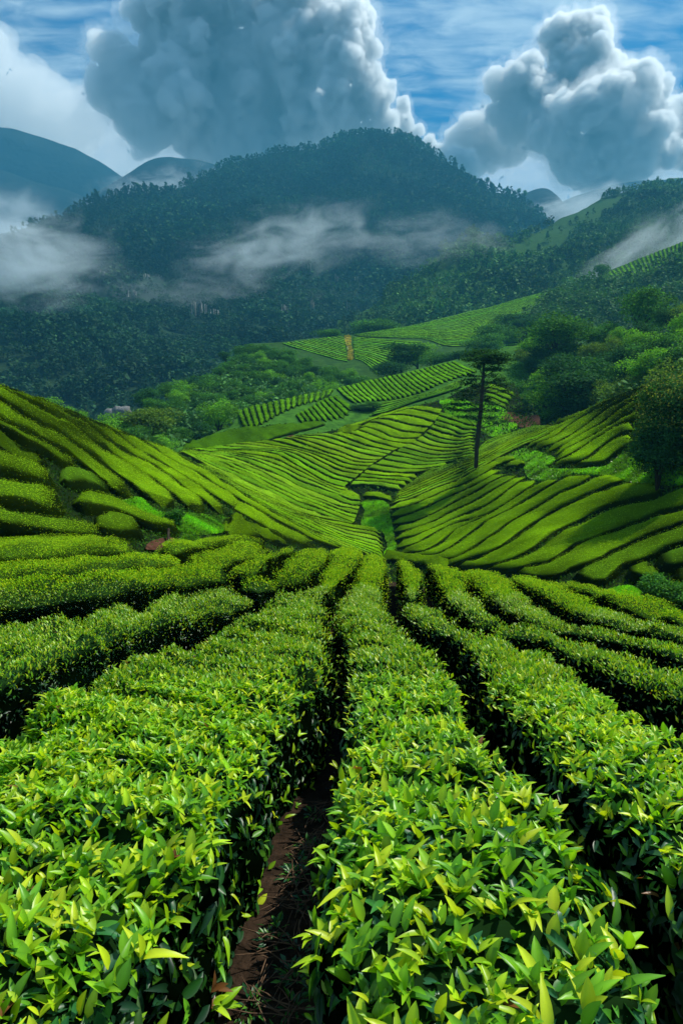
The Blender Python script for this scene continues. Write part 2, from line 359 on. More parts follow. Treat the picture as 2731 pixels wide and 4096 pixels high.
        for lo, hi, tp in ((0, 5.0, LEAF_HI), (5.0, 11, LEAF_MID), (11, 1e9, LEAF_LO)):
            q = np.where((dl >= lo) & (dl < hi))[0]
            if not len(q): continue
            if tp is LEAF_HI:
                # shoots: a young leaf set brings two or three sister leaves from the same point
                yq = q[young[q]]; yq = yq[rng.random(len(yq)) < .4]
                for k in range(2):
                    ax = norm(up + nn[yq] * .4); rr = norm(rng.normal(size=(len(yq), 3))); sd = norm(rr - (rr * ax).sum(-1, keepdims=True) * ax)
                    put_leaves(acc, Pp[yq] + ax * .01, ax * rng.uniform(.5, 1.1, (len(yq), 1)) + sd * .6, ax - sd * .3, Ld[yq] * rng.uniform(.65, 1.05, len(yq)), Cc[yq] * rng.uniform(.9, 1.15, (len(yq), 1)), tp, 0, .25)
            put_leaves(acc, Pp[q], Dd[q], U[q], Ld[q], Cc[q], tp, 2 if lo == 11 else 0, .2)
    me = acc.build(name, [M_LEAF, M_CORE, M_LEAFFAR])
    return link(name, me, label, 'tea bush row', group)

def family(sheet, g1, g2, n, mids=(), gap=.20, jit=.12, **kw):
    """n rows blended between guide furrow g1 and g2 (and optional guides at fractions in mids)"""
    gs = [(0.0, g1)] + list(mids) + [(1.0, g2)]
    gs = [(f, smooth_pl(g, 60)) for f, g in gs]
    def line(t):
        for (f0, a), (f1, b) in zip(gs[:-1], gs[1:]):
            if t <= f1 + 1e-9:
                x = (t - f0) / (f1 - f0); return a * (1 - x) + b * x
        return gs[-1][1]
    ts = np.linspace(0, 1, n + 1); ts[1:-1] += rng.uniform(-jit, jit, n - 1) / n
    ls = [line(t) for t in ts]
    for k in range(n):
        kk = dict(kw); kk['bright'] = kw.get('bright', 1) * rng.uniform(.80, 1.12); kk['tone'] = tuple(np.array(kw.get('tone', (1, 1, 1))) * [rng.uniform(.8, 1.08), 1, rng.uniform(1, 4)])
        hedge(sheet, ls[k], ls[k + 1], ga=gap / 2, gb=gap / 2, **kk)

# ------------------------------------------------------------------ terrain sheets
FG = Sheet([(u, 4300, 1.30) for u in (-300, 700, 1365, 2030, 3000)] + [(u, 4096, 1.47) for u in (0, 1365, 2731)] +
           [(u, 3500, 2.15) for u in (0, 1365, 2731)] + [(u, 3000, 3.37) for u in (0, 1365, 2731)] +
           [(0, 2700, 4.7), (1365, 2700, 5.0), (2731, 2700, 5.2), (0, 2500, 7.2), (700, 2500, 7.2), (1365, 2500, 7.2), (2100, 2500, 7.4), (2731, 2540, 7.6),
            (0, 2350, 10.8), (700, 2350, 10.5), (1365, 2350, 10.5), (2000, 2370, 11.0), (2731, 2440, 11.0), (0, 2230, 15.5), (700, 2240, 14.8), (1365, 2250, 15), (1900, 2300, 15.0),
            (0, 2130, 21), (600, 2150, 20.5), (1000, 2165, 20.5), (1365, 2190, 20.5), (1670, 2250, 19.5), (1975, 2295, 18.5), (2397, 2355, 16.5), (2731, 2405, 15.0), (3200, 2460, 14), (-400, 2120, 22)], 1e-3)
BW = Sheet([(-400, 1440, 33), (0, 1530, 35), (250, 1625, 42), (500, 1745, 57), (700, 1800, 76), (0, 1800, 27), (0, 2000, 22.5), (0, 2110, 21), (250, 1900, 29), (500, 1960, 34), (300, 2100, 23.5),
            (700, 2050, 34), (600, 2160, 26), (850, 2100, 37), (1000, 2100, 46), (1200, 2180, 54), (1400, 2300, 54), (700, 2300, 24), (0, 2300, 20), (1530, 2200, 66), (1550, 2000, 82),
            (900, 1850, 84), (1100, 1900, 86), (1300, 2100, 71), (1000, 1795, 93), (1200, 1735, 101), (1400, 1850, 97), (1600, 1640, 118), (1400, 1690, 111), (1750, 1700, 113), (1800, 1850, 98),
            (1700, 1930, 90), (1850, 1780, 103), (1784, 1580, 124), (2000, 1530, 130), (1900, 1700, 110), (2100, 1715, 100), (2150, 1692, 100), (2330, 1640, 84), (2450, 1590, 73), (2665, 1515, 58),
            (2731, 1490, 55), (3100, 1380, 48), (1900, 1870, 82), (2200, 1820, 66), (2400, 1850, 54), (2650, 1850, 43), (2731, 1950, 37), (1800, 2100, 66), (1700, 2250, 54), (2000, 2270, 41),
            (2100, 2000, 58), (2300, 2100, 43), (2500, 2000, 42), (2300, 2330, 29), (2550, 2200, 32), (2731, 2200, 28), (2731, 2350, 23), (2450, 2360, 25.5), (2731, 2500, 20.5), (2000, 2450, 33), (3100, 2200, 26)], 1e-3)
SP = Sheet([(600, 1830, 98), (700, 1790, 102), (940, 1645, 150), (1000, 1690, 122), (1300, 1557, 165), (1300, 1660, 133), (1550, 1500, 178), (1784, 1440, 185), (1500, 1600, 150), (1784, 1530, 150),
            (1784, 1590, 138), (1300, 1850, 112), (700, 1900, 95), (1900, 1750, 125), (2100, 1400, 180), (2100, 1600, 145), (2300, 1500, 165)], 1e-3)
FR = Sheet([(0, 1620, 250), (500, 1560, 260), (1000, 1372, 300), (1400, 1340, 330), (1784, 1263, 380), (2074, 1190, 420), (2400, 1100, 450), (2731, 962, 450), (3200, 800, 450), (1400, 1450, 245), (1500, 1480, 232),
            (1784, 1430, 262), (2000, 1400, 275), (2300, 1350, 320), (2731, 1250, 330), (1500, 1650, 190), (500, 1750, 190), (0, 1750, 200), (2731, 1600, 210), (1000, 1600, 195), (-400, 1620, 240)], 1e-3)
MH = Sheet([(1300, 1330, 520), (1400, 1300, 520), (1500, 1190, 560), (1672, 1066, 620), (1880, 935, 700), (2195, 885, 800), (2612, 728, 950), (3100, 700, 950), (2731, 1000, 600), (2300, 1150, 500), (1900, 1200, 520), (2100, 1020, 640), (1500, 1400, 450), (2731, 1300, 450)], 1e-3)
MT = Sheet([(-400, 1000, 850), (0, 975, 900), (260, 835, 1000), (700, 740, 1200), (1270, 575, 1450), (1470, 505, 1500), (1800, 650, 1450), (2180, 855, 1300), (2400, 1000, 1200), (0, 1600, 340), (700, 1500, 420), (1400, 1330, 600),
            (1400, 1150, 800), (700, 1150, 720), (0, 1250, 560), (1400, 900, 1100), (700, 900, 950), (2000, 1000, 1100), (-400, 1600, 330), (0, 1750, 300), (900, 1700, 330), (1900, 1300, 700)], 1e-3)
SX = Sheet([(300, 1640, 120), (350, 1700, 105), (500, 1720, 102), (700, 1800, 108), (940, 1650, 158), (1300, 1560, 182), (1084, 1367, 265), (900, 1450, 222), (600, 1530, 175), (1400, 1450, 235), (1600, 1375, 245), (1700, 1470, 205), (1200, 1500, 205), (100, 1640, 105)], 1e-3)
RX = Sheet([(2030, 1400, 190), (2100, 1650, 128), (2180, 1260, 200), (2250, 1600, 112), (2450, 1560, 98), (2731, 1480, 76), (2731, 1190, 150), (2500, 1350, 135), (2600, 1170, 175), (3100, 1100, 150), (3100, 1350, 72), (2300, 1400, 150)], 1e-3)

def interp_line(pts, u):
    p = np.asarray(pts); return np.interp(u, p[:, 0], p[:, 1])
def sheet_mesh(name, sheet, top, bottom, drop, mat, nu=120, nv=60, u0=-500, u1=3231, back=60, slope=.5, kind='structure', label=None, noise=0.0, nscale=1.0, nback=8, ease=1.0):
    us = np.linspace(u0, u1, nu); vt = interp_line(top, us); vb = interp_line(bottom, us) if not np.isscalar(bottom) else np.full(nu, bottom)
    tt = np.linspace(0, 1, nv) ** ease
    uv = np.stack([np.repeat(us[:, None], nv, 1), vt[:, None] * (1 - tt) + vb[:, None] * tt], -1)
    W = sheet.W(uv); W[..., 2] -= drop if np.isscalar(drop) else np.interp(W[..., 1], *drop)
    W[..., 2] += noise * (fbm(W / nscale, 4)) if noise else 0
    # back slope behind the ridge
    t0 = W[:, 0]; di = norm((t0 - [0, 0, CAMZ]) * [1, 1, 0]); bk = []
    for k in range(nback, 0, -1):
        x = (k / nback) ** 1.5 * back; q = t0 + di * x; q[:, 2] -= slope * x * (x / (x + back * .12)); bk.append(q)
    V = np.concatenate([np.stack(bk, 1), W], 1)
    me = mesh(name, V.reshape(-1, 3), [grid_faces(nu, nv + nback)[:, ::-1]], [mat])
    o = link(name, me, label=label, kind=kind); return o, uv, W

BW_TOP = cat(P('s', (-500, 1410), (0, 1531)), P('A', (60, 76), (180, 122), (340, 200), (420, 240), (510, 275), (620, 320), (810, 392), (960, 450), (1110, 515), (1230, 560), (1360, 585)), P('B', (200, 385), (400, 400), (640, 388), (830, 358), (1000, 318), (1200, 258)),
             P('G', (880, 1075), (1000, 1030), (1150, 985), (1320, 925), (1568, 860)), P('s', (1850, 1545), (1930, 1512), (2060, 1520), (2090, 1600), (2155, 1692)), P('R', (600, 370), (720, 330), (860, 280), (980, 220), (1100, 170), (1250, 110), (1400, 60), (1530, 30)), P('s', (2731, 1490), (3231, 1370)))
FG_TOP = cat(P('s', (-500, 2105), (0, 2125)), P('B', (0, 1110), (600, 1100), (800, 1110), (1000, 1135), (1400, 1165)), P('F', (100, 820), (300, 870), (540, 905), (740, 935), (1150, 990)), P('E', (250, 1010), (500, 1050), (900, 1110), (1300, 1170)), P('s', (2731, 2412), (3231, 2470)))
sheet_mesh('ground', FG, FG_TOP, 5200, ([3.5, 7.5], [.57, .74]), M_SOIL, 150, 110, back=14, slope=.55, noise=.03, nscale=.4, ease=.8)
_o, _uv, VW = sheet_mesh('valley_ground', BW, BW_TOP, cat(P('s', (-500, 2330), (700, 2330), (1400, 2330), (2000, 2460), (2731, 2520), (3231, 2560))), .58, M_FLOOR, 220, 120, back=40, slope=.5, noise=.05, nscale=1.5)
SP_TOP = P('s', (-500, 1830), (600, 1830), (690, 1790), (760, 1758), (850, 1725), (930, 1690), (960, 1637), (1000, 1622), (1200, 1575), (1300, 1557), (1450, 1525), (1550, 1500), (1680, 1465), (1784, 1440), (1950, 1400), (2050, 1375), (2130, 1370), (3231, 1500))
sheet_mesh('spur_hill', SP, SP_TOP, P('s', (-500, 1990), (3231, 1990)), .5, M_GRASSY, 160, 60, u0=560, u1=2400, back=50, slope=.45, noise=.1, nscale=3)
FR_TOP = P('s', (-500, 1640), (0, 1720), (500, 1680), (700, 1610), (900, 1470), (1000, 1370), (1115, 1366), (1200, 1352), (1350, 1340), (1400, 1337), (1600, 1310), (1700, 1285), (1784, 1263), (1965, 1224), (2074, 1190), (2207, 1157), (2388, 1106), (2422, 1085), (2522, 1045), (2731, 962), (3231, 780))
sheet_mesh('far_field_hill', FR, FR_TOP, P('s', (-500, 1800), (3231, 1800)), .4, M_FIELD, 160, 60, back=120, slope=.5, noise=.3, nscale=12)

# ------------------------------------------------------------------ tea rows: foreground knoll
def f_(*a, **k):
    if k.get('h', .6) > .545: k.setdefault('gb', .15); k.setdefault('ga', .05)
    elif k.get('h', .6) < .535: k.setdefault('gb', .12)
    return hedge(FG, *a, **k)
GK = 'clipped tea rows on the foreground knoll'
# broad row lower left
f_(cat(P('D', (835, 1268), (815, 1306), (768, 1352), (742, 1400), (750, 1450), (765, 1500), (760, 1545), (735, 1600), (680, 1650), (650, 1700), (620, 1780), (578, 1880), (535, 2000), (485, 2100), (405, 2250), (335, 2360))),
   cat(P('K', (1540, 245)), P('K', (1480, 330), (1420, 405), (1290, 432), (1215, 480), (1185, 545), (1080, 600), (1000, 632), (860, 692), (680, 735), (520, 800), (250, 900), (60, 1000), (-120, 1110), (-400, 1500), (-900, 2406))),
   h=0.54, label='widest tea row, filling the lower left with long yellow-green shoots', group=GK, yel=.85, amp=1.3)
# central row
f_(cat(P('D', (880, 1288), (886, 1350), (888, 1400), (925, 1450), (985, 1500), (1050, 1562), (1082, 1620), (1140, 1700), (1205, 1755), (1280, 1850), (1345, 1935), (1425, 2020), (1500, 2110), (1590, 2210), (1700, 2360))),
   cat(P('D', (842, 1276), (830, 1310), (790, 1355), (775, 1400), (782, 1450), (800, 1500), (805, 1545), (790, 1600), (770, 1650), (762, 1720), (740, 1780), (715, 1880), (690, 1990), (680, 2100), (660, 2250), (640, 2360))),
   h=0.54, label='central tea row running from the bottom edge straight up to the crest of the knoll', group=GK, yel=.8, amp=1.2)
# right of centre
f_(cat(P('L', (390, 470), (450, 505), (520, 550), (600, 600), (700, 635), (850, 668), (960, 700), (1060, 750), (1100, 795), (1150, 840), (1250, 900), (1400, 975), (1568, 1080), (1800, 1250), (2200, 1600))),
   cat(P('L', (245, 470), (262, 520), (320, 565), (400, 605), (500, 650), (580, 710), (640, 790), (690, 880), (760, 960), (830, 1050), (900, 1140), (1000, 1240), (1150, 1390), (1350, 1620), (1700, 2050))),
   h=0.54, label='long tea row right of the central one, widening towards the right edge below the middle', group=GK, yel=.7, amp=1.2)
f_(P('L', (600, 560), (750, 572), (860, 590), (1000, 622), (1200, 655), (1400, 710), (1568, 770)), P('L', (600, 585), (720, 618), (860, 645), (960, 685), (1070, 745), (1160, 790), (1300, 845), (1450, 905), (1568, 950)),
   h=0.69, label='tea row with pointed left tip, beside the long row right of centre', group=GK, yel=.7)
f_(P('L', (905, 568), (1050, 588), (1200, 604), (1400, 645), (1568, 668)), P('L', (915, 582), (1050, 618), (1200, 648), (1300, 672), (1450, 712), (1568, 745)), h=0.65,
   label='thin tapering tea row at the right edge, third up from the dark furrow wall', group=GK, yel=.6)
f_(P('L', (320, 288), (382, 358), (392, 410), (385, 455)), P('L', (225, 276), (250, 350), (238, 410), (250, 458)), h=0.65, label='short tea block on the crest just right of the central row', group=GK, yel=.6)
f_(P('L', (470, 312), (555, 365), (605, 428), (680, 480), (755, 530), (800, 556)), P('L', (350, 292), (420, 352), (428, 430), (475, 490), (560, 552), (690, 566), (790, 568)), h=0.65,
   label='tea row on the crest with a bright bulge and a pointed lower right tail', group=GK, yel=.6)
f_(P('L', (680, 342), (780, 400), (860, 450), (950, 500), (1040, 545), (1100, 572)), P('L', (490, 314), (560, 364), (612, 420), (690, 478), (790, 525), (880, 566), (1080, 578)), h=0.65,
   label='broad knoll tea row sloping down to a point, with a pale bluish patch', group=GK, yel=.6)
f_(P('L', (920, 376), (1050, 430), (1200, 488), (1300, 520), (1400, 560), (1568, 588)), P('L', (702, 346), (800, 388), (900, 438), (1000, 496), (1100, 540), (1200, 575), (1300, 596), (1450, 625), (1568, 645)), h=0.62,
   label='long knoll tea row reaching the right edge just below the grassy hollow', group=GK, yel=.55)
f_(P('L', (930, 372), (1100, 402), (1300, 444), (1450, 472), (1568, 504)), P('L', (960, 382), (1080, 418), (1200, 458), (1300, 495), (1420, 530), (1568, 560)), h=0.57,
   label='outermost thin tea row of the knoll, along the lip of the right grassy hollow', group=GK, yel=.5)
# left fan of rows
f_(P('K', (1535, 226), (1400, 232), (1300, 280), (1225, 332)), P('K', (1500, 300), (1450, 345), (1400, 368), (1240, 372)), h=0.57, label='small pale tea block on the crest left of the first dark furrow mouth', group=GK, yel=.55)
f_(P('K', (1060, 372), (1160, 360), (1290, 362)), P('K', (1075, 392), (1180, 412), (1290, 392)), h=0.52, label='smallest tea block of the knoll, a low lens beside the left rows', group=GK, yel=.5)
f_(cat(P('K', (1200, 412), (1100, 396), (1000, 396), (900, 422), (780, 462), (620, 492), (450, 522), (300, 545), (150, 572), (0, 582))),
   P('K', (1200, 436), (1145, 490), (1040, 530), (880, 570), (740, 610), (600, 655), (460, 715), (330, 765), (160, 815), (0, 860)), h=0.70,
   label='thick tea row running left from the furrow fork, with a tall dark wall of leaves', group=GK, yel=.65, amp=1.2)
f_(P('K', (1070, 330), (980, 305), (860, 315), (700, 342), (500, 362), (300, 384), (0, 402)), P('K', (1080, 348), (1000, 370), (850, 390), (700, 412), (500, 440), (300, 462), (0, 492)), h=0.69,
   label='tea row across the left, second above the thick row with the dark wall', group=GK, yel=.6)
f_(P('K', (1400, 213), (1300, 222), (1150, 254), (1020, 290)), P('K', (1340, 240), (1240, 272), (1195, 322), (1110, 336), (1025, 302)), h=0.57, label='short tea block sloping off the crest, second left of the furrow mouth', group=GK, yel=.6)
f_(P('K', (882, 272), (760, 240), (640, 245), (450, 256), (200, 266), (0, 282)), P('K', (885, 290), (750, 300), (600, 312), (450, 327), (200, 346), (0, 362)), h=0.65,
   label='pale tea row across the left, third above the row with the dark wall', group=GK, yel=.5)
f_(P('K', (1300, 203), (1150, 199), (1000, 210), (822, 236)), P('K', (1200, 238), (1060, 284), (1000, 298), (900, 288), (832, 254)), h=0.57, label='bright bulging tea block below the mown grass and red soil gap', group=GK, yel=.65)
f_(P('K', (650, 205), (500, 170), (300, 160), (0, 156)), P('K', (640, 222), (450, 236), (250, 246), (0, 256)), h=0.62, label='left tea row along the foot of the mounded bushes', group=GK, yel=.6)
f_(P('K', (1250, 186), (1100, 178), (950, 180), (690, 195)), P('K', (1240, 196), (1000, 206), (800, 234), (700, 216)), h=0.52, label='low thin tea row directly in front of the red soil gap', group=GK, yel=.55)

# ------------------------------------------------------------------ left slope
b_ = lambda *a, **k: hedge(BW, *a, **k)
GM = 'mounded tea bushes at the foot of the left slope'
b_(P('A', (0, 1038), (150, 1070), (300, 1100), (500, 1118), (650, 1132), (760, 1190), (865, 1235)), P('A', (0, 1170), (200, 1210), (400, 1235), (600, 1255), (800, 1275), (860, 1260)), h=.75, label='lowest bright tea mound at the left edge, above the front rows', group=GM, yel=.6)
b_(P('A', (0, 812), (150, 830), (300, 850), (450, 900), (550, 975)), P('A', (0, 955), (150, 975), (300, 1010), (450, 1060), (555, 1060)), h=.75, label='middle tea mound at the left edge', group=GM, yel=.45)
b_(P('A', (0, 585), (150, 610), (300, 680), (400, 735), (480, 800)), P('A', (0, 740), (150, 770), (280, 810), (400, 840), (480, 835)), h=.75, label='upper tea mound at the left edge, below the stubby terrace shrubs', group=GM, yel=.4)
b_(P('A', (420, 718), (560, 715), (680, 735), (780, 785), (900, 905)), P('A', (470, 790), (560, 830), (680, 860), (780, 870), (900, 925)), h=.7, label='grey-green tea mound between the upper left mound and the blunt row ends', group=GM, yel=.1, tone=(.9, 1, 1.9), bright=.8)
b_(P('A', (560, 892), (700, 900), (850, 940), (1000, 1010), (1150, 1080), (1300, 1130), (1450, 1180)), P('A', (550, 930), (640, 1000), (800, 1020), (950, 1060), (1100, 1125), (1250, 1180), (1440, 1205)), h=.7, label='long sagging tea mound whose right end hangs over the red soil gap', group=GM, yel=.35, bright=.85)
b_(P('A', (720, 1105), (850, 1080), (1000, 1105), (1120, 1165), (1165, 1205)), P('A', (730, 1170), (830, 1200), (1000, 1230), (1150, 1230)), h=.65, label='small dull green tea mound left of the red soil gap', group=GM, yel=.15, bright=.8)
GL = 'broad tea rows descending the left slope'
Lf_ = {}
Lf_[0] = P('A', (0, 395), (100, 440), (200, 500), (300, 540), (400, 600), (470, 660), (560, 700), (640, 712))
Lf_[1] = P('A', (0, 350), (100, 402), (200, 450), (330, 508), (450, 570), (560, 630), (650, 690))
Lf_[12] = P('A', (0, 335), (100, 385), (200, 432), (330, 490), (450, 548), (560, 600), (640, 660), (740, 745), (830, 815), (900, 900), (960, 930), (1050, 938))
Lf_[2] = P('A', (0, 178), (60, 215), (150, 270), (250, 330), (350, 385), (450, 440), (560, 520), (700, 610), (820, 680), (920, 760), (1010, 825), (1090, 910))
Lf_[3] = P('A', (40, 100), (150, 145), (260, 212), (350, 270), (450, 340), (600, 402), (660, 450), (760, 530), (900, 622), (1050, 712), (1180, 790), (1300, 880), (1390, 950), (1465, 1040))
Lf_[4] = P('A', (0, 58), (180, 118), (340, 198), (420, 238), (510, 270), (620, 345), (740, 412), (800, 470), (850, 512), (950, 562), (1100, 652), (1200, 695), (1350, 790), (1500, 910), (1600, 970), (1690, 1055))
Lf_[5] = P('A', (500, 262), (620, 312), (810, 390), (900, 442), (1000, 520), (1100, 590), (1200, 640), (1350, 725), (1500, 820), (1640, 915), (1740, 980), (1850, 1070))
Lf_[6] = P('A', (800, 382), (960, 445), (1110, 515), (1200, 565), (1300, 630), (1400, 685), (1500, 730), (1600, 780), (1700, 850), (1800, 905), (1900, 970), (2050, 1050), (2200, 1140), (2350, 1220), (2500, 1300), (2600, 1340), (2768, 1390))
Lf_[7] = P('A', (1100, 505), (1230, 555), (1360, 583), (1450, 640), (1560, 705), (1700, 790), (1850, 885), (2000, 975), (2150, 1065), (2300, 1150), (2450, 1235), (2600, 1310), (2768, 1392))
b_(Lf_[1], Lf_[0], .6, ga=.05, gb=.05, label='lowest and shortest of the broad rows on the left slope, ending in a stub', group=GL, yel=.5)
b_(Lf_[2], Lf_[12], .6, ga=.08, gb=.06, label='broad left-slope row whose blunt foot touches the grey-green mound', group=GL, yel=.5)
b_(Lf_[3], Lf_[2], .62, ga=.06, gb=.14, label='left-slope row second from the bottom of those with blunt feet on the grass', group=GL, yel=.55)
b_(Lf_[4], Lf_[3], .62, ga=.05, gb=.14, label='left-slope row along the skyline at the left edge, blunt foot on the grass', group=GL, yel=.55)
b_(Lf_[5], Lf_[4], .6, ga=.05, gb=.14, label='left-slope row with the rightmost blunt foot on the grass', group=GL, yel=.55)
b_(Lf_[6][:12], cat(Lf_[5], P('A', (1950, 1090), (2100, 1160))) if False else Lf_[5], .6, ga=.05, gb=.14, label='left-slope row between the rightmost blunt foot and the long row to the valley bottom', group=GL, yel=.5)
b_(Lf_[6], P('A', (800, 386), (1000, 500), (1200, 612), (1400, 712), (1600, 820), (1740, 920), (1850, 1040), (1900, 1095), (2000, 1135), (2100, 1200), (2200, 1255), (2350, 1325), (2450, 1368), (2600, 1385), (2700, 1398)), .6, ga=.10, gb=.12, label='long left-slope row reaching the valley bottom beside the knoll crest', group=GL, yel=.5) if False else None
b_(P('A', (1800, 905), (1900, 970), (2050, 1050), (2200, 1140), (2350, 1220), (2500, 1300), (2600, 1340)), P('A', (1850, 1075), (1900, 1095), (2000, 1135), (2100, 1200), (2200, 1255), (2350, 1325), (2450, 1368)), .6, ga=.10, gb=.10, label='dark-edged row below the blunt feet, running down behind the knoll crest', group=GL, yel=.4)
b_(Lf_[7], Lf_[6], .6, ga=.05, gb=.14, label='uppermost bright row of the left slope, running the whole way to the valley bottom', group=GL, yel=.6)

# ------------------------------------------------------------------ centre slope
GC = 'narrow tea rows curving over the central slope'
lab = 'narrow clipped tea row among many parallel ones curving over the central slope'
g_top = cat(P('B', (260, 392), (400, 404), (640, 392), (830, 362)), P('C', (0, 462), (200, 458), (300, 478), (450, 528), (600, 578), (735, 605)))
g_c12 = P('B', (300, 398), (500, 398), (700, 388), (860, 358), (1000, 338), (1100, 345), (1200, 362), (1300, 420), (1450, 490), (1600, 522), (1740, 540))
g_c15 = P('B', (330, 400), (500, 400), (700, 384), (900, 396), (1050, 422), (1200, 482), (1320, 560), (1450, 620), (1612, 660))
g_c16 = P('B', (260, 390), (500, 408), (700, 398), (900, 404), (1000, 424), (1100, 472), (1200, 532), (1300, 592), (1420, 652), (1548, 692))
g_d1 = P('B', (250, 392), (400, 402), (500, 415), (650, 432), (800, 462), (900, 505), (1080, 572), (1200, 640), (1320, 682), (1450, 730), (1580, 785), (1685, 797))
g_d3 = P('B', (240, 392), (350, 410), (450, 428), (550, 452), (700, 495), (900, 572), (1050, 645), (1200, 725), (1350, 782), (1500, 832), (1668, 876))
g_d5 = P('B', (230, 392), (300, 415), (380, 445), (500, 492), (700, 572), (900, 662), (1100, 762), (1200, 812), (1350, 862), (1500, 932), (1628, 980))
g_bd = P('B', (200, 392), (280, 420), (400, 482), (550, 572), (750, 682), (950, 762), (1050, 812), (1200, 890), (1320, 930), (1450, 956), (1600, 986))
ck = dict(h=.5, label=lab, group=GC, yel=.35, bright=1.05, r1=False)
family(BW, P('C', (-20, 462), (80, 466), (200, 462), (300, 480), (450, 530), (600, 580), (738, 606)), P('C', (-195, 500), (-100, 500), (0, 530), (150, 590), (300, 640), (450, 690), (600, 694)), 4, gap=.20, **ck)
family(BW, P('C', (-195, 500), (-100, 500), (0, 530), (150, 590), (300, 640), (450, 690), (600, 694)), g_c16, 6, gap=.20, **ck)
family(BW, g_c16, g_d1, 3, gap=.20, **ck)
family(BW, g_d1, g_d3, 2, gap=.18, **ck)
family(BW, g_d3, g_d5, 3, gap=.20, **ck)
family(BW, g_d5, g_bd, 2, gap=.20, **ck)
hedge(BW, P('C', (330, 915), (400, 920), (470, 945), (492, 970)), P('C', (290, 925), (350, 965), (430, 990), (490, 990)), h=.5, label='bright round-ended tea lobe at the head of the grassy gully', group=GC, yel=.45)
# lower fan to the gully
GF = 'narrow tea rows fanning down to the gully'
lf = 'narrow tea row in the fan running down to the grassy gully'
z_top = cat(g_bd[2:8], P('C', (0, 1095), (120, 1135), (250, 1160), (430, 1190), (520, 1196), (655, 1222)))
z_m1 = P('B', (400, 500), (550, 600), (700, 700), (900, 800), (1100, 890), (1250, 940), (1400, 1010), (1550, 1080), (1700, 1125), (1870, 1170))
z_m2 = P('B', (330, 480), (500, 590), (650, 690), (850, 800), (1050, 910), (1200, 990), (1350, 1060), (1500, 1110), (1700, 1180), (1880, 1260))
z_bot = P('A', (1370, 590), (1450, 645), (1560, 708), (1700, 792), (1850, 887), (2000, 977), (2150, 1067), (2300, 1152), (2450, 1237), (2600, 1312), (2800, 1400))
family(BW, z_top, z_m1, 4, gap=.20, h=.48, label=lf, group=GF, yel=.4, bright=1.1)
family(BW, z_m1, z_m2, 3, gap=.20, h=.48, label=lf, group=GF, yel=.45, bright=1.15)
family(BW, z_m2, z_bot, 4, gap=.18, h=.48, label=lf, group=GF, yel=.5, bright=1.2)
# rows above c8, left of the dark cross furrow
GT = 'tea rows high on the central slope, left of the dark cross furrow'
lt = 'tea row high on the central slope, meeting the dark cross furrow at its right end'
tops = [P('C', (900, 232), (1010, 240), (1140, 262)), P('C', (760, 285), (880, 262), (990, 280), (1115, 312)), P('C', (640, 330), (780, 305), (930, 330), (1075, 372)),
        P('C', (550, 348), (700, 345), (860, 388), (1030, 412)), P('C', (500, 372), (620, 372), (800, 440), (985, 458)), P('C', (470, 405), (600, 430), (760, 500), (935, 500)) , P('C', (430, 425), (540, 462), (700, 522), (895, 552)), P('C', (280, 440), (430, 470), (600, 530), (790, 582)), P('C', (205, 452), (350, 492), (560, 560), (738, 602))]
for k in range(len(tops) - 1):
    hedge(BW, tops[k], tops[k + 1], .5, ga=.06, gb=.09, label=lt, group=GT, yel=.3, bright=(.95 if k in (3, 4, 5) else 1.05), r0=True, r1=False, ext=False)
hedge(BW, P('G', (690, 1125), (880, 1068), (1000, 1022), (1150, 978), (1290, 932)), P('G', (700, 1140), (900, 1082), (1010, 1040), (1160, 996), (1300, 950)), .4, label='thin bright strip of bushes along the brow of the central slope', group=None, yel=.4)
hedge(BW, P('G', (690, 1130), (800, 1095), (905, 1078)), P('G', (715, 1165), (810, 1162), (885, 1122)), .5, label='dull scrubby bushes on the brow, left of the high rows', yel=.1, bright=.6, amp=3, name='rough_bush')
# right of the cross furrow
GR = 'tea rows between the cross furrow and the pine'
lr = 'tea row right of the dark cross furrow, left of the pine trunk'
pr = [P('C', (1130, 288), (1250, 325), (1400, 372), (1480, 392)), P('C', (1070, 392), (1200, 432), (1300, 470), (1400, 440)), P('C', (985, 482), (1080, 528), (1200, 548), (1300, 545), (1410, 512))]
family(BW, pr[0], pr[1], 3, gap=.24, h=.5, label=lr, group=GR, yel=.35, bright=1.0, r0=False)
family(BW, pr[1], pr[2], 3, gap=.24, h=.5, label=lr, group=GR, yel=.35, bright=1.0, r0=False)
family(BW, pr[2], P('C', (720, 632), (850, 655), (1000, 690), (1150, 684), (1300, 662), (1410, 640)), 5, gap=.20, h=.48, label=lr, group=GR, yel=.3, r0=False)
family(BW, P('C', (720, 632), (850, 655), (1000, 690), (1150, 684), (1300, 662)), P('C', (545, 745), (720, 768), (850, 776), (960, 770), (1060, 745)), 3, gap=.20, h=.48, label=lr, group=GR, yel=.3, r0=False)
family(BW, P('C', (540, 752), (700, 775), (850, 778), (970, 790)), P('C', (400, 878), (560, 872), (700, 900), (790, 910)), 4, gap=.20, h=.48, label=lr, group=GR, yel=.3, r0=False)
hedge(BW, P('C', (490, 925), (600, 925), (700, 955), (760, 965)), P('C', (495, 958), (590, 968), (690, 990), (720, 1000)), .5, label='short tea row capping the head of the grassy gully', group=GR, yel=.3)
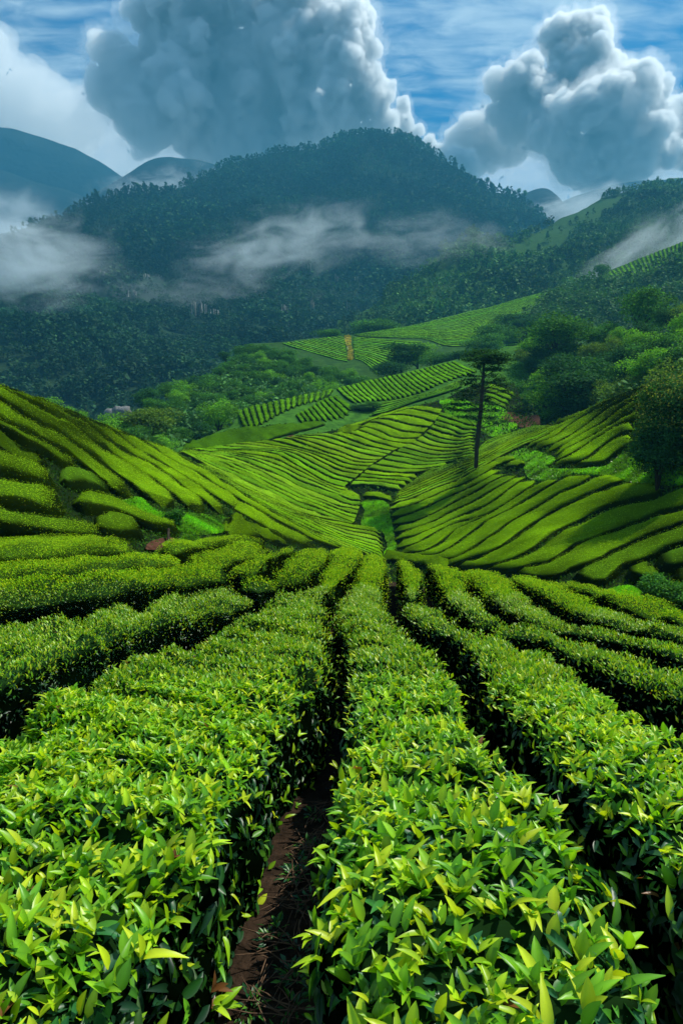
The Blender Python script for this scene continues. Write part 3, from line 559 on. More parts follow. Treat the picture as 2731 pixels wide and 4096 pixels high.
# fan behind and left of the pine foot
GP = 'thin tea rows sweeping up to the saddle behind the pine'
lp = 'thin pale tea row in the bundle sweeping up towards the saddle behind the pine'
family(BW, cat(P('C', (975, 768), (1060, 748), (1200, 702), (1300, 664), (1400, 610)), P('R', (100, 515), (250, 470), (400, 420), (500, 398))), cat(P('C', (760, 940), (900, 880), (1060, 810), (1200, 745), (1320, 700), (1420, 662)), P('R', (150, 590), (280, 520), (420, 470), (560, 415), (640, 375))), 8, gap=.20, h=.45, label=lp, group=GP, yel=.2, tone=(.95, 1, 1.5))
family(BW, cat(P('C', (760, 940), (900, 880), (1060, 810), (1200, 745), (1320, 700), (1420, 662)), P('R', (150, 590), (280, 520), (420, 470), (560, 415), (640, 375))), cat(P('F', (310, 410), (440, 396), (560, 350), (700, 290), (850, 235), (1000, 158)), P('R', (60, 725), (210, 640), (400, 545), (520, 500), (640, 430), (760, 345))), 5, gap=.20, h=.48, label=lp, group=GP, yel=.3)

# ------------------------------------------------------------------ right slope
GS = 'tea rows sweeping up the right slope from the gully'
q = [cat(P('F', (310, 410), (440, 396), (560, 350), (700, 290), (850, 235), (1000, 158)), P('R', (60, 725), (170, 660), (260, 620))),
     P('F', (305, 468), (400, 462), (490, 436), (600, 392), (700, 345), (800, 305), (900, 275), (1000, 220), (1100, 160), (1200, 112)),
     P('F', (318, 530), (420, 524), (520, 488), (640, 430), (720, 400), (800, 360), (900, 325), (1000, 280), (1100, 220), (1215, 148)),
     P('F', (325, 592), (400, 594), (480, 575), (600, 535), (720, 475), (800, 430), (900, 382), (1000, 335), (1150, 235), (1290, 165)),
     P('F', (345, 655), (450, 645), (560, 605), (700, 550), (820, 480), (900, 450), (1000, 405), (1150, 310), (1300, 222), (1400, 158)),
     P('F', (350, 722), (460, 700), (560, 660), (700, 602), (850, 540), (1000, 478), (1100, 430), (1200, 360), (1300, 282), (1425, 200)),
     P('F', (360, 785), (450, 768), (560, 722), (640, 672), (740, 622), (830, 590), (1000, 535), (1094, 510), (1194, 450), (1294, 400), (1394, 320), (1494, 260), (1574, 200)),
     P('F', (420, 830), (600, 795), (700, 748), (780, 685), (850, 625), (930, 590), (1010, 555), (1094, 512)),
     cat(P('F', (560, 850), (690, 822), (800, 772), (900, 700), (970, 650), (1040, 600)), P('E', (0, 560), (100, 510), (200, 460), (300, 400), (400, 340), (500, 280), (600, 212), (690, 165))),
     cat(P('F', (690, 885), (860, 850), (1000, 765)), P('E', (0, 700), (100, 640), (200, 560), (340, 480), (450, 420), (560, 345), (650, 310), (780, 250), (880, 192), (990, 155))),
     cat(P('F', (760, 930), (900, 890), (1000, 858)), P('E', (0, 820), (150, 740), (250, 660), (400, 560), (500, 500), (600, 450), (720, 400), (850, 340), (950, 290), (1080, 242), (1200, 205))),
     cat(P('E', (-120, 940), (0, 912), (200, 860), (330, 800), (420, 750), (520, 670), (620, 610), (740, 560), (850, 500), (950, 450), (1050, 412), (1200, 388), (1350, 360), (1450, 320), (1568, 285))),
     P('E', (200, 968), (280, 942), (400, 902), (500, 870), (600, 812), (720, 730), (850, 680), (950, 640), (1100, 590), (1250, 550), (1400, 492), (1568, 442)),
     P('E', (680, 912), (800, 882), (920, 842), (1000, 792), (1120, 740), (1250, 682), (1400, 622), (1568, 572)),
     P('E', (1090, 920), (1110, 885), (1270, 842), (1350, 802), (1450, 762), (1568, 730))]
lg = ['topmost', 'second', 'third', 'fourth, bluish', 'fifth', 'sixth', 'seventh']
for k in range(6):
    b_(q[k], q[k + 1], .5, ga=.06, gb=.14, label=f'{lg[k]} of the slim tea rows starting at the right side of the grassy gully', group=GS, yel=.25 if k in (2, 3) else .4, tone=(.85, .9, 1.5) if k in (2, 3) else (1, 1, 1), bright=.8 if k in (2, 3) else 1)
b_(q[6][:8], q[7], .5, ga=.06, gb=.14, label='short wedge-shaped tea row in the lower part of the right slope', group=GS, yel=.35, bright=.9)
b_(cat(q[7][:-1], q[6][8:]), q[8], .55, ga=.06, gb=.14, label='tea row just below the short wedge-shaped one on the right slope', group=GS, yel=.35, bright=.95)
b_(q[8], q[9], .58, ga=.06, gb=.14, label='right-slope tea row whose upper end lies just left of the dark notch', group=GS, yel=.35, bright=.95)
b_(q[9], q[10], .6, ga=.05, gb=.14, label='right-slope tea row ending at a rounded head below the grass', group=GS, yel=.3, bright=.9)
b_(q[10], q[11], .62, ga=.06, gb=.14, label='wide right-slope tea row merging into the rough bushes at the right edge', group=GS, yel=.25, bright=.85)
b_(q[11], q[12], .62, ga=.08, gb=.07, label='dark wide tea row below the widest black furrow on the right', group=GS, yel=.2, bright=.8)
b_(q[12], cat(P('E', (230, 1000), (350, 1008), (450, 1010), (560, 985), (680, 925)), q[13][1:]), .62, ga=.08, gb=.10, label='right-slope tea row with a long pointed toe above the knoll crest', group=GS, yel=.25, bright=.85)
b_(q[13], cat(P('E', (690, 965), (750, 1008), (850, 1035), (950, 1012), (1060, 935)), q[14][1:]), .65, ga=.08, gb=.08, label='lowest long tea row of the right slope, with a bulging blunt toe', group=GS, yel=.25, bright=.8, tone=(.95, 1, 1.3))
b_(P('E', (1290, 850), (1350, 822), (1450, 792), (1568, 762)), P('E', (1335, 890), (1450, 900), (1568, 880)), .6, label='short bluish tea bush at the right edge, above two low mounds', group='low tea mounds at the right edge', yel=.1, tone=(.9, 1, 1.7), bright=.75)
b_(P('E', (1095, 905), (1200, 880), (1300, 882), (1400, 945)), P('E', (1100, 950), (1200, 985), (1330, 992), (1410, 975)), .6, label='round low tea mound beside the bulging blunt row toe', group='low tea mounds at the right edge', yel=.15, bright=.75)
b_(P('E', (1450, 950), (1500, 915), (1568, 900)), P('E', (1460, 1000), (1520, 1030), (1568, 1035)), .6, label='low tea mound cut by the right edge, above the rough bushes', group='low tea mounds at the right edge', yel=.1, bright=.7)
# upper right rows
GU = 'bright tea rows below the right-hand ridge'
ur = [P('R', (600, 372), (720, 332), (860, 282), (980, 222), (1100, 172), (1250, 112), (1400, 62), (1530, 30)),
      P('R', (640, 402), (740, 352), (880, 298), (1000, 238), (1120, 180), (1260, 122), (1400, 80), (1530, 42)),
      P('R', (370, 558), (500, 512), (590, 470), (650, 410), (740, 362), (860, 306), (980, 246), (1080, 214), (1220, 158), (1400, 92), (1530, 46)),
      P('R', (440, 562), (560, 520), (640, 480), (690, 440), (760, 382), (860, 326), (960, 270), (1060, 226), (1200, 166), (1400, 100), (1520, 58)),
      P('R', (515, 582), (620, 542), (740, 482), (840, 420), (900, 380), (980, 320), (1060, 262), (1150, 214), (1290, 152), (1450, 92), (1540, 60)),
      P('R', (605, 600), (750, 532), (850, 472), (950, 420), (1050, 362), (1100, 312), (1180, 254), (1300, 182), (1420, 122)),
      P('R', (640, 640), (780, 552), (900, 492), (1000, 442), (1100, 382), (1200, 330), (1290, 282), (1360, 240)),
      P('R', (560, 690), (700, 655), (800, 592), (870, 560), (900, 530), (1000, 482), (1130, 412), (1290, 350)),
      P('R', (730, 700), (880, 668), (950, 612), (1010, 562), (1100, 500), (1260, 425)),
      P('R', (930, 695), (1040, 682), (1120, 622), (1210, 560), (1290, 520))]
ll = ['thin ridge-top', 'second', 'third', 'fourth', 'fifth', 'sixth', 'seventh', 'eighth', 'lowest, brightest']
for k in range(9):
    b_(ur[k], ur[k + 1], .55, ga=.05, gb=.14, label=f'{ll[k]} tea row counted down from the right-hand ridge', group=GU, yel=.45 + .03 * k, bright=.95 + .03 * k)
# small rows round the dark notch
GN = 'stubby tea rows by the dark notch'
b_(P('R', (20, 690), (120, 640), (250, 610)), P('R', (20, 735), (120, 690), (200, 640), (260, 625)), .5, label='stubby tea row immediately right of the pine foot', group=GN, yel=.4)
b_(P('R', (100, 700), (200, 650), (320, 640)), P('R', (110, 735), (220, 690), (325, 662)), .5, label='stubby tea row between the pine foot and the dark notch', group=GN, yel=.4)
b_(P('R', (215, 715), (300, 675), (405, 670)), P('R', (220, 735), (320, 715), (408, 700)), .55, label='short tea clump casting the dark notch right of the pine', group=GN, yel=.4)
# striped terrace by the red soil
GZ = 'shaded terrace rows left of the red soil'
family(BW, P('R', (80, 60), (160, 70), (260, 110), (330, 130)), P('R', (60, 190), (150, 225), (240, 265)), 4, gap=.3, h=.5, label='shaded terrace row just right of the pine crown', group=GZ, yel=.15, bright=.85)

# ------------------------------------------------------------------ spur fields
G1 = 'slanting tea rows on the spur behind the central slope'
def rungs(sheet, U, Lw, n, gap=.22, bend=0, **kw):
    U = resample(smooth_pl(U), n + 1); Lw = resample(smooth_pl(Lw), n + 1)
    L = []
    for k in range(n + 1):
        t = np.linspace(0, 1, 6)[:, None]; a = U[k] * (1 - t) + Lw[k] * t + np.array([[0, bend]]) * (4 * t * (1 - t)); L.append(a)
    for k in range(n):
        kk = dict(kw); kk['bright'] = kw.get('bright', 1) * rng.uniform(.85, 1.15)
        hedge(sheet, L[k], L[k + 1], ga=gap / 2, gb=gap / 2, r0=False, r1=True, ext=False, **kk)
rungs(SP, P('G', (690, 805), (840, 768), (960, 738), (1100, 708), (1250, 678), (1400, 640), (1640, 582)), P('G', (830, 915), (1000, 897), (1130, 890), (1280, 858), (1430, 802), (1568, 745), (1830, 660)), 26, gap=.22, bend=5, h=.42,
      label='slanting tea row dropping from the spur skyline', group=G1, yel=.2, tone=(.75, 1, 1.5), bright=1.0)
rungs(SP, P('G', (-110, 990), (0, 948), (200, 908), (400, 858), (560, 828), (670, 810)), P('G', (-60, 1110), (60, 1095), (240, 1000), (400, 930), (560, 890), (640, 850)), 16, gap=.25, h=.42,
      label='short upright tea row at the left end of the spur', group='short tea rows at the left end of the spur', yel=.2, tone=(.75, 1, 1.6), bright=.75)
rungs(SP, P('G', (360, 1010), (450, 970), (560, 905), (640, 870), (690, 855)), P('G', (400, 1065), (520, 1062), (650, 1052), (760, 1030), (830, 950)), 10, gap=.25, h=.42,
      label='curving tea row in the hollow of the spur', group='tea rows in the hollow of the spur', yel=.2, tone=(.7, 1, 1.5), bright=.75)
family(SP, P('G', (1000, 925), (1200, 885), (1300, 862), (1430, 832), (1568, 782), (1700, 722)), P('G', (950, 1020), (1100, 988), (1280, 920), (1400, 882), (1568, 832), (1700, 782)), 5, gap=.20, h=.5,
       label='thin pale tea row in the strip behind the brow of the central slope', group='pale strip of tea rows behind the brow', yel=.15, tone=(.8, 1, 1.9), bright=.85)
hedge(SP, P('B', (230, 372), (300, 340), (500, 262), (700, 213), (900, 193), (1100, 180), (1300, 165), (1400, 160)), P('B', (260, 388), (420, 385), (640, 375), (850, 340), (1000, 290), (1100, 262), (1300, 215), (1420, 180)), .7,
      label='dark unclipped band of ground bushes along the hump behind the saddle', yel=.12, bright=.42, tone=(.8, 1.05, 1.5), name='ground_bush_band', amp=2)

# ------------------------------------------------------------------ far fields
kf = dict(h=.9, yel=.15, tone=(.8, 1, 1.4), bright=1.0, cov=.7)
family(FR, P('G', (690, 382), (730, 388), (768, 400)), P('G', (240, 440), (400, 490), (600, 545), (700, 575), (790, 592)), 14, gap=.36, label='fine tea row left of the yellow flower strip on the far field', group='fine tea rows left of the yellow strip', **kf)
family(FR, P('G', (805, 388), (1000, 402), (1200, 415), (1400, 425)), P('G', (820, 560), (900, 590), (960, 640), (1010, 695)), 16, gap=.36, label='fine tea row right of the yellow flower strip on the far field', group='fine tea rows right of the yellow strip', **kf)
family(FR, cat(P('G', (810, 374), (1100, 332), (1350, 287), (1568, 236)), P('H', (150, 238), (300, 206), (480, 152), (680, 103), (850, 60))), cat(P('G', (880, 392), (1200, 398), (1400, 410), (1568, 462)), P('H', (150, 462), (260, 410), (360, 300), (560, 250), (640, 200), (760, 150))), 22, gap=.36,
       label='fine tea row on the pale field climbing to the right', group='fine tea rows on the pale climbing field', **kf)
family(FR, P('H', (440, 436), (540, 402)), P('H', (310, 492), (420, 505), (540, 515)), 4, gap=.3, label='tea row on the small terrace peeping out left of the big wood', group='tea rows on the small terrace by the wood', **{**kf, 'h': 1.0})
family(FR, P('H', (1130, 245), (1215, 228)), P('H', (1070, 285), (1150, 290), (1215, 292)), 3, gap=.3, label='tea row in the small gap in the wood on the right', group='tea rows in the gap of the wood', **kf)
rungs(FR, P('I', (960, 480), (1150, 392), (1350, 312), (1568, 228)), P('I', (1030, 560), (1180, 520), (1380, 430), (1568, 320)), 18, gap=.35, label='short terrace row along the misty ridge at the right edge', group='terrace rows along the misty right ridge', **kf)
print('leaves', TOTAL[0])
#NEXT

# ------------------------------------------------------------------ rough bushes, grass, soil
hedge(BW, P('B', (560, 905), (700, 897), (800, 940), (900, 1010), (1050, 1085), (1170, 1162)), P('B', (540, 990), (600, 1055), (700, 1085), (850, 1098), (1000, 1128), (1150, 1168)), .7, label='rough dark bush mass with twiggy patches right of the red soil gap', yel=.2, bright=.6, amp=3, name='rough_bush')
hedge(BW, P('F', (225, 830), (300, 802), (450, 812), (600, 832), (690, 838), (810, 882)), P('F', (280, 862), (400, 884), (550, 905), (700, 930), (790, 932)), .5, label='low rough bushes behind the knoll crest at the foot of the right slope', yel=.15, bright=.6, amp=2.5, name='rough_bush')
hedge(BW, P('E', (1200, 1095), (1300, 1035), (1420, 1040), (1568, 1090)), P('E', (1200, 1140), (1320, 1185), (1450, 1190), (1568, 1225)), .9, label='rough leafy shrub by the grassy hollow at the right edge', yel=.3, bright=.7, amp=3.5, name='rough_bush')
hedge(BW, P('A', (0, 440), (60, 470), (130, 520), (250, 545), (320, 560)), P('A', (0, 540), (100, 590), (220, 650), (340, 690), (450, 680)), .6, label='scrubby dark undergrowth below the shortest broad row on the left slope', yel=.15, bright=.55, amp=3, name='rough_bush')

def tube(acc, pts, rad, col, mat=0, k=7):
    pts = np.asarray(pts, float); rad = np.asarray(rad, float); n = len(pts)
    t = norm(np.gradient(pts, axis=0)); ref = np.array([1., 0, 0]) if abs(t[0, 0]) < .9 else np.array([0, 1., 0])
    a = norm(np.cross(t, ref)); b = np.cross(t, a); an = np.linspace(0, 2 * math.pi, k, endpoint=False)
    v = pts[:, None] + rad[:, None, None] * (np.cos(an)[None, :, None] * a[:, None] + np.sin(an)[None, :, None] * b[:, None])
    i, j = np.meshgrid(np.arange(n - 1), np.arange(k), indexing='ij'); j2 = (j + 1) % k
    f = np.stack([(i * k + j).ravel(), (i * k + j2).ravel(), ((i + 1) * k + j2).ravel(), ((i + 1) * k + j).ravel()], 1)
    acc.add(v.reshape(-1, 3), [f], col, mat)
from mathutils.geometry import delaunay_2d_cdt
def inpoly(p, poly):
    x, y = p[:, 0], p[:, 1]; c = np.zeros(len(p), bool); j = len(poly) - 1
    for i in range(len(poly)):
        xi, yi = poly[i]; xj, yj = poly[j]
        c ^= ((yi > y) != (yj > y)) & (x < (xj - xi) * (y - yi) / (yj - yi + 1e-12) + xi); j = i
    return c
def patch(name, sheet, poly, drop, mat, noise=.05, spacing=12, kind=None, label=None, category=None, col=None, acc=None):
    pl = smooth_pl(np.vstack([poly, poly[:1]]), 90)[:-1]
    lo, hi = pl.min(0), pl.max(0); gx, gy = np.meshgrid(np.arange(lo[0], hi[0], spacing), np.arange(lo[1], hi[1], spacing * .6)); g = np.stack([gx.ravel(), gy.ravel()], 1) + rng.uniform(-2, 2, (gx.size, 2))
    g = g[inpoly(g, pl)]; allp = np.vstack([pl, g])
    v, e, f, *_ = delaunay_2d_cdt([Vector(p) for p in allp], [(i, (i + 1) % len(pl)) for i in range(len(pl))], [], 1, .01)
    v = np.array([tuple(q) for q in v]); W = sheet.W(v); W[:, 2] -= drop; W[:, 2] += fbm(W / .8, 3) * noise
    f = np.array([q[::-1] for q in f if len(q) == 3])
    a = acc or Acc(); a.add(W, [f], col if col is not None else (.1, .1, .1), 1 if acc is not None else 0)
    if acc is None: return link(name, a.build(name, [mat]), label, category, kind=kind)
    return pl
def blades(acc, sheet, poly, drop, n, L, cols, wratio=.1):
    lo, hi = poly.min(0), poly.max(0); g = rng.uniform(lo, hi, (int(n * 2.5), 2)); g = g[inpoly(g, poly)][:n]
    W = sheet.W(g); W[:, 2] -= drop; n = len(g)
    D = norm(np.c_[rng.normal(size=(n, 2)) * .9, np.ones(n)]); U = norm(rng.normal(size=(n, 3)))
    tv = np.array([(0, wratio, 0), (.55, wratio * .7, .03), (1, 0, .12), (.55, -wratio * .7, .03), (0, -wratio, 0)])
    cl = (1 + .7 * fbm(W / 1.7, 3))[:, None].clip(.35, 1.6)
    put_leaves(acc, W, D, U, L * rng.uniform(.5, 1.4, n) * cl[:, 0] ** .5, pal(cols, n) * cl, [(tv, np.array([(0, 1, 3, 4)])), (tv, np.array([(0, 1, 3, 4)]))])
GR_C = np.array([(.15, .44, .005), (.21, .52, .006), (.09, .32, .006), (.18, .40, .010)])
def grass(poly, label, n, L=.22, sheet=BW, drop=.5):
    a = Acc(); pl = patch('grass', sheet, poly, drop, None, col=(.11, .33, .004), acc=a); blades(a, sheet, pl, drop + .02, n, L, GR_C)
    link('grass', a.build('grass', [M_LEAF, M_CORE]), label, 'grass', kind='stuff')
grass(P('C', (490, 1000), (560, 965), (695, 1005), (715, 1110), (735, 1200), (750, 1290), (765, 1360), (680, 1420), (705, 1345), (690, 1280), (660, 1222), (500, 1175), (525, 1060)), 'bright mown grass filling the gully floor', 52000, .38)
grass(P('A', (910, 960), (1090, 915), (1200, 990), (1350, 1050), (1480, 1040), (1600, 1050), (1700, 1060), (1820, 1090), (1850, 1150), (1780, 1190), (1600, 1200), (1480, 1180), (1300, 1125), (1100, 1060)), 'bright grass below the blunt row feet on the left slope', 60000, .22)
grass(P('A', (1400, 1315), (1470, 1200), (1560, 1220), (1650, 1270), (1720, 1320)), 'small grass tongue right of the red soil gap', 9000, .2)
grass(P('R', (220, 620), (300, 590), (400, 562), (520, 590), (650, 640), (560, 700), (720, 715), (900, 705), (1050, 690), (1200, 575), (1340, 600), (1568, 670), (1700, 700), (1700, 800), (1300, 810), (1100, 765), (800, 745), (600, 800), (440, 790), (400, 720), (400, 670), (320, 650)), 'rough bright grass between the upper and lower rows of the right slope', 100000, .32)
grass(P('E', (470, 1045), (650, 1015), (760, 1050), (880, 1075), (1000, 1030), (1150, 1010), (1260, 1080), (1220, 1175), (900, 1125), (600, 1075)), 'grass in the hollow between the knoll and the right slope', 60000, .2)
grass(P('T', (150, 640), (330, 610), (560, 680), (640, 620), (800, 700), (960, 900), (860, 960), (700, 1000), (560, 930), (300, 880)), 'rough grass and weeds under the pine crown beside the red soil', 14000, .5)
patch('red_soil', BW, P('R', (205, 320), (240, 278), (300, 282), (400, 310), (500, 300), (520, 345), (505, 388), (400, 400), (300, 375)), .38, M_RED, .12, kind='structure')
patch('red_soil', BW, P('A', (1170, 1270), (1260, 1232), (1390, 1240), (1402, 1315), (1180, 1312)), .42, M_RED, .05, kind='structure')
patch('red_soil', BW, P('B', (1080, 290), (1130, 272), (1190, 280), (1120, 300)), .2, M_RED, .1, kind='structure')

a = Acc(); fur = P('D', (795, 1480), (775, 1600), (720, 1720), (690, 1800), (650, 1900), (610, 2050), (560, 2180), (520, 2340)); fw = np.array([8, 14, 28, 34, 48, 60, 85, 100])
fl = np.array([(interp_line(np.c_[np.arange(8), fur[:, 0]], x), interp_line(np.c_[np.arange(8), fur[:, 1]], x), np.interp(x, range(8), fw) * 1.74) for x in rng.uniform(1.5, 7, 170)])
for u_, v_, w_ in fl:
    c = FG.W(np.array([u_ + rng.uniform(-1, 1) * w_, v_])) + [0, 0, -.52]; d = norm(np.r_[rng.normal(size=2), 0]); sd = np.array([-d[1], d[0], 0]); L_ = rng.uniform(.05, .32); b_2 = rng.uniform(-.3, .3)
    tube(a, [c + d * L_ * x + sd * b_2 * L_ * (x * x) + [0, 0, rng.uniform(.0, .02)] for x in (-.5, -.2, .1, .5)], [.0025, .003, .0025, .0012], rng.uniform(.5, 1) * np.array([.2, .12, .07]), k=4)
link('fallen_twigs', a.build('fallen_twigs', [M_TWIG]), 'dry twigs and stalks littering the dark soil of the central furrow', 'twigs', kind='stuff')
a = Acc()
for q_ in range(26):
    k_ = rng.integers(0, len(fl)); c = FG.W(np.array([fl[k_][0] + rng.choice([-1, 1]) * fl[k_][2] * rng.uniform(.5, 1), fl[k_][1]])) + [0, 0, -.55]; n = 26
    D = norm(np.c_[rng.normal(size=(n, 2)), rng.uniform(.2, 1.2, n)]); put_leaves(a, c + D * rng.uniform(.01, .06, (n, 1)), D, np.tile([0, 0, 1.], (n, 1)) + rng.normal(size=(n, 3)) * .3, rng.uniform(.02, .05, n), pal(MATURE, n), LEAF_MID)
link('furrow_weeds', a.build('furrow_weeds', [M_LEAF]), 'small weeds sprouting along the central furrow', 'weeds', kind='stuff')
def undergrowth(name, W, label, drop, cols, cov=.35, Lk=.0035, Lmin=.08, mask=None):
    a = W[:-1, :-1]; b = W[1:, :-1]; c = W[1:, 1:]; d = W[:-1, 1:]; area = .5 * np.linalg.norm(np.cross(c - a, d - b), axis=-1)
    dist = np.linalg.norm(a - [0, 0, CAMZ], axis=-1); L = np.maximum(Lmin, Lk * dist); cnt = rng.poisson(np.clip(area * cov / (L ** 2 * .3), 0, 400)); tot = int(cnt.sum())
    idx = np.repeat(np.arange(cnt.size), cnt.ravel()); u, v = rng.random((2, tot, 1)); f = lambda X: X.reshape(-1, 3)[idx]
    p = f(a) * (1 - u) * (1 - v) + f(b) * u * (1 - v) + f(c) * u * v + f(d) * (1 - u) * v; acc = Acc(); cl = (1 + .7 * fbm(p / 2.5, 3)).clip(.3, 1.7)
    D = norm(rng.normal(size=(tot, 3)) + [0, 0, .8]); p[:, 2] += rng.uniform(0, .12, tot) * cl
    put_leaves(acc, p, D, np.tile([0, 0, 1.], (tot, 1)) + rng.normal(size=(tot, 3)) * .5, L.ravel()[idx] * rng.uniform(.6, 1.5, tot), pal(cols, tot) * cl[:, None], LEAF_LO)
    print(name, tot); return link(name, acc.build(name, [M_LEAFFAR]), label, 'weeds', kind='stuff')
undergrowth('undergrowth', VW[:, ::1], 'weeds and low undergrowth on the ground between the valley tea rows', .5, np.array([(.025, .08, .008), (.04, .12, .008), (.05, .09, .012)]))
# ------------------------------------------------------------------ trees
QUAD = [(np.array([(0, 0, 0), (.5, .36, .06), (1, 0, -.08), (.5, -.36, .06)]), np.array([(0, 1, 2, 3)]))]
def crown_leaves(acc, cens, rads, n, L, cols, flat=.8, rg=rng):
    """leaf sprays on the shells of many lobes"""
    cens = np.asarray(cens); rads = np.asarray(rads); w_ = rads ** 2; w_ = w_ / w_.sum(); k = rg.choice(len(cens), n, p=w_)
    d = norm(rg.normal(size=(n, 3))); d[:, 2] = np.where(rg.random(n) < .7, np.abs(d[:, 2]), d[:, 2])
    rr = rads[k] * rg.uniform(.62, 1.05, n) ** .6 * (1 + .15 * rg.normal(size=n))
    p = cens[k] + d * rr[:, None] * [1, 1, flat]; lob = rg.uniform(.7, 1.3, len(cens))
    D = norm(norm(rg.normal(size=(n, 3))) + d * .5 + [0, 0, .1]); U = norm(d + [0, 0, .7] + rg.normal(size=(n, 3)) * .4)
    c = np.asarray(cols)[rg.integers(0, len(cols), n)] * rg.uniform(.65, 1.3, (n, 1)) * lob[k][:, None]
    put_leaves(acc, p, D, U, L * rg.uniform(.6, 1.4, n), c, QUAD)
GREENS = {'mid': [(.05, .17, .020), (.07, .21, .022), (.035, .13, .022)], 'dark': [(.026, .10, .026), (.034, .12, .026), (.020, .08, .024)], 'light': [(.12, .33, .02), (.16, .38, .02), (.09, .27, .02)], 'olive': [(.10, .19, .022), (.12, .21, .025), (.07, .15, .02)]}
def tree_proto(kind, seed, H=10, W_=8, nl=5200, L=.29, trunk_show=.25):
    rg = np.random.default_rng(seed); ca = Acc(); ta = Acc()
    cz = H * (1 + trunk_show) / 2; ch = H * (1 - trunk_show) / 2
    cens = []; rads = []
    for k in range(rg.integers(20, 28)):
        d = norm(rg.normal(size=3)); d[2] = d[2] * .9 + .15
        cens.append(np.array([0, 0, cz]) + d * [W_ * .36, W_ * .36, ch * .72] * rg.uniform(.55, 1.15)); rads.append(rg.uniform(.10, .25) * W_)
    cens.append(np.array([0, 0, cz + ch * .35])); rads.append(.26 * W_)
    crown_leaves(ca, cens, rads, nl, L, GREENS[kind], rg=rg)
    tube(ta, [(0, 0, -1.5), (.1, 0, H * .15), (rg.uniform(-.3, .3), .1, H * .4), (0, .2, H * .7)], [.32, .24, .18, .08], (.04, .03, .02))
    for c in cens[:8]: tube(ta, [(0, 0, H * rg.uniform(.25, .45)), (c + [0, 0, cz * .6]) / 2, c], [.12, .09, .03], (.04, .03, .02), k=5)
    return ca.build('crown', [M_TREE]), ta.build('trunk', [M_BARK])
PROTO = {k: [tree_proto(k, 100 + 10 * i + j) for j in range(3)] for i, k in enumerate(GREENS)}
def put_tree(kind, base, s, label, group, name='broadleaf_tree', sx=1.0, j=None, cat_='tree'):
    j = rng.integers(0, 3) if j is None else j; cm, tm = PROTO[kind][j]
    e = bpy.data.objects.new(name, None); COL.objects.link(e); e.location = base; e.empty_display_size = .5
    e.rotation_euler = (0, 0, rng.uniform(0, 6.28)); e.scale = (s * sx, s * sx, s); e['label'] = label; e['category'] = cat_
    if group: e['group'] = group
    link('crown', cm, parent=e); link('trunk', tm, parent=e); return e
def wood(sheet, poly, diam, H, kinds, label, group, name, vmin=.55, tries=9000, cap=190, hvar=.35):
    lo, hi = poly.min(0), poly.max(0); got = []; r0 = []
    g = rng.uniform(lo, hi, (tries, 2)); g = g[inpoly(g, poly)]; Y = sheet.Y(g)
    for p, y in zip(g, Y):
        rpx = vmin * diam * 683 / y / SC
        if all((p[0] - q[0]) ** 2 + ((p[1] - q[1]) * 1.9) ** 2 > rpx ** 2 for q in got):
            got.append(p)
            s = rng.uniform(1 - hvar, 1 + hvar); k = kinds[rng.integers(0, len(kinds))]
            W = world(p, y); base = W - [0, 0, H * s]
            put_tree(k, tuple(base), s * H / 10, label[k] if isinstance(label, dict) else label, group + (' of ' + k + ' green' if isinstance(label, dict) else ''), name, sx=diam / 8 * 10 / H)
            if len(got) >= cap: break
    print(name, len(got)); return got
SX_POLY = P('s', (180, 1590), (300, 1620), (400, 1640), (530, 1635), (575, 1545), (620, 1520), (700, 1535), (780, 1480), (860, 1460), (900, 1405), (950, 1385), (1000, 1372), (1120, 1380), (1180, 1400), (1240, 1440), (1300, 1455), (1400, 1465), (1470, 1500),
            (1400, 1520), (1200, 1560), (960, 1610), (900, 1680), (760, 1740), (690, 1780), (560, 1760), (420, 1700), (300, 1680))
LBL = {'mid': 'bushy mid-green tree in the wood behind the saddle', 'light': 'paler fresh green tree in the wood behind the saddle', 'dark': 'dark green tree in the wood behind the saddle', 'olive': 'olive green tree in the wood behind the saddle'}
wood(SX, SX_POLY, 7.2, 7.5, ['mid', 'mid', 'light', 'dark', 'mid'], LBL, 'trees in the wood behind the saddle', 'broadleaf_tree', cap=180)
sheet_mesh('wooded_hill', SX, P('s', (-500, 1700), (180, 1680), (300, 1670), (600, 1560), (780, 1500), (950, 1400), (1084, 1390), (1300, 1470), (1500, 1490), (1784, 1450), (3231, 1450)), P('s', (-500, 1900), (3231, 1900)), 7.5, M_WOODFLOOR, 100, 30, u0=100, u1=1800, back=60, slope=.4)
RX_POLY = P('s', (2128, 1330), (2170, 1300), (2231, 1285), (2303, 1290), (2328, 1305), (2420, 1285), (2518, 1310), (2545, 1260), (2590, 1250), (2654, 1240), (2690, 1200), (2760, 1195), (2950, 1130), (2950, 1350), (2731, 1440), (2600, 1480), (2450, 1530), (2330, 1580), (2200, 1640), (2160, 1640), (2120, 1600), (2090, 1540), (2060, 1480), (2110, 1420))
LBR = {k: v.replace('behind the saddle', 'above the right-hand ridge') for k, v in LBL.items()}
wood(RX, RX_POLY, 7.5, 8.5, ['mid', 'dark', 'mid', 'light', 'dark', 'olive'], LBR, 'trees in the wood above the right-hand ridge', 'broadleaf_tree', cap=180)
sheet_mesh('wooded_slope', RX, P('s', (-500, 1500), (2000, 1500), (2128, 1370), (2231, 1330), (2450, 1330), (2600, 1270), (2731, 1230), (3231, 1080)), P('s', (-500, 1800), (2100, 1800), (3231, 1600)), 8, M_WOODFLOOR, 100, 40, u0=2040, u1=3231, back=60, slope=.4)
def one(kind, u, vtop, Y, H, diam, label, name='broadleaf_tree', **k):
    W = world(np.array([u, vtop]), np.array(Y, float)); put_tree(kind, tuple(W - [0, 0, H]), H / 10, label, k.pop('group', None), name, sx=diam / 8 * 10 / H, **k)
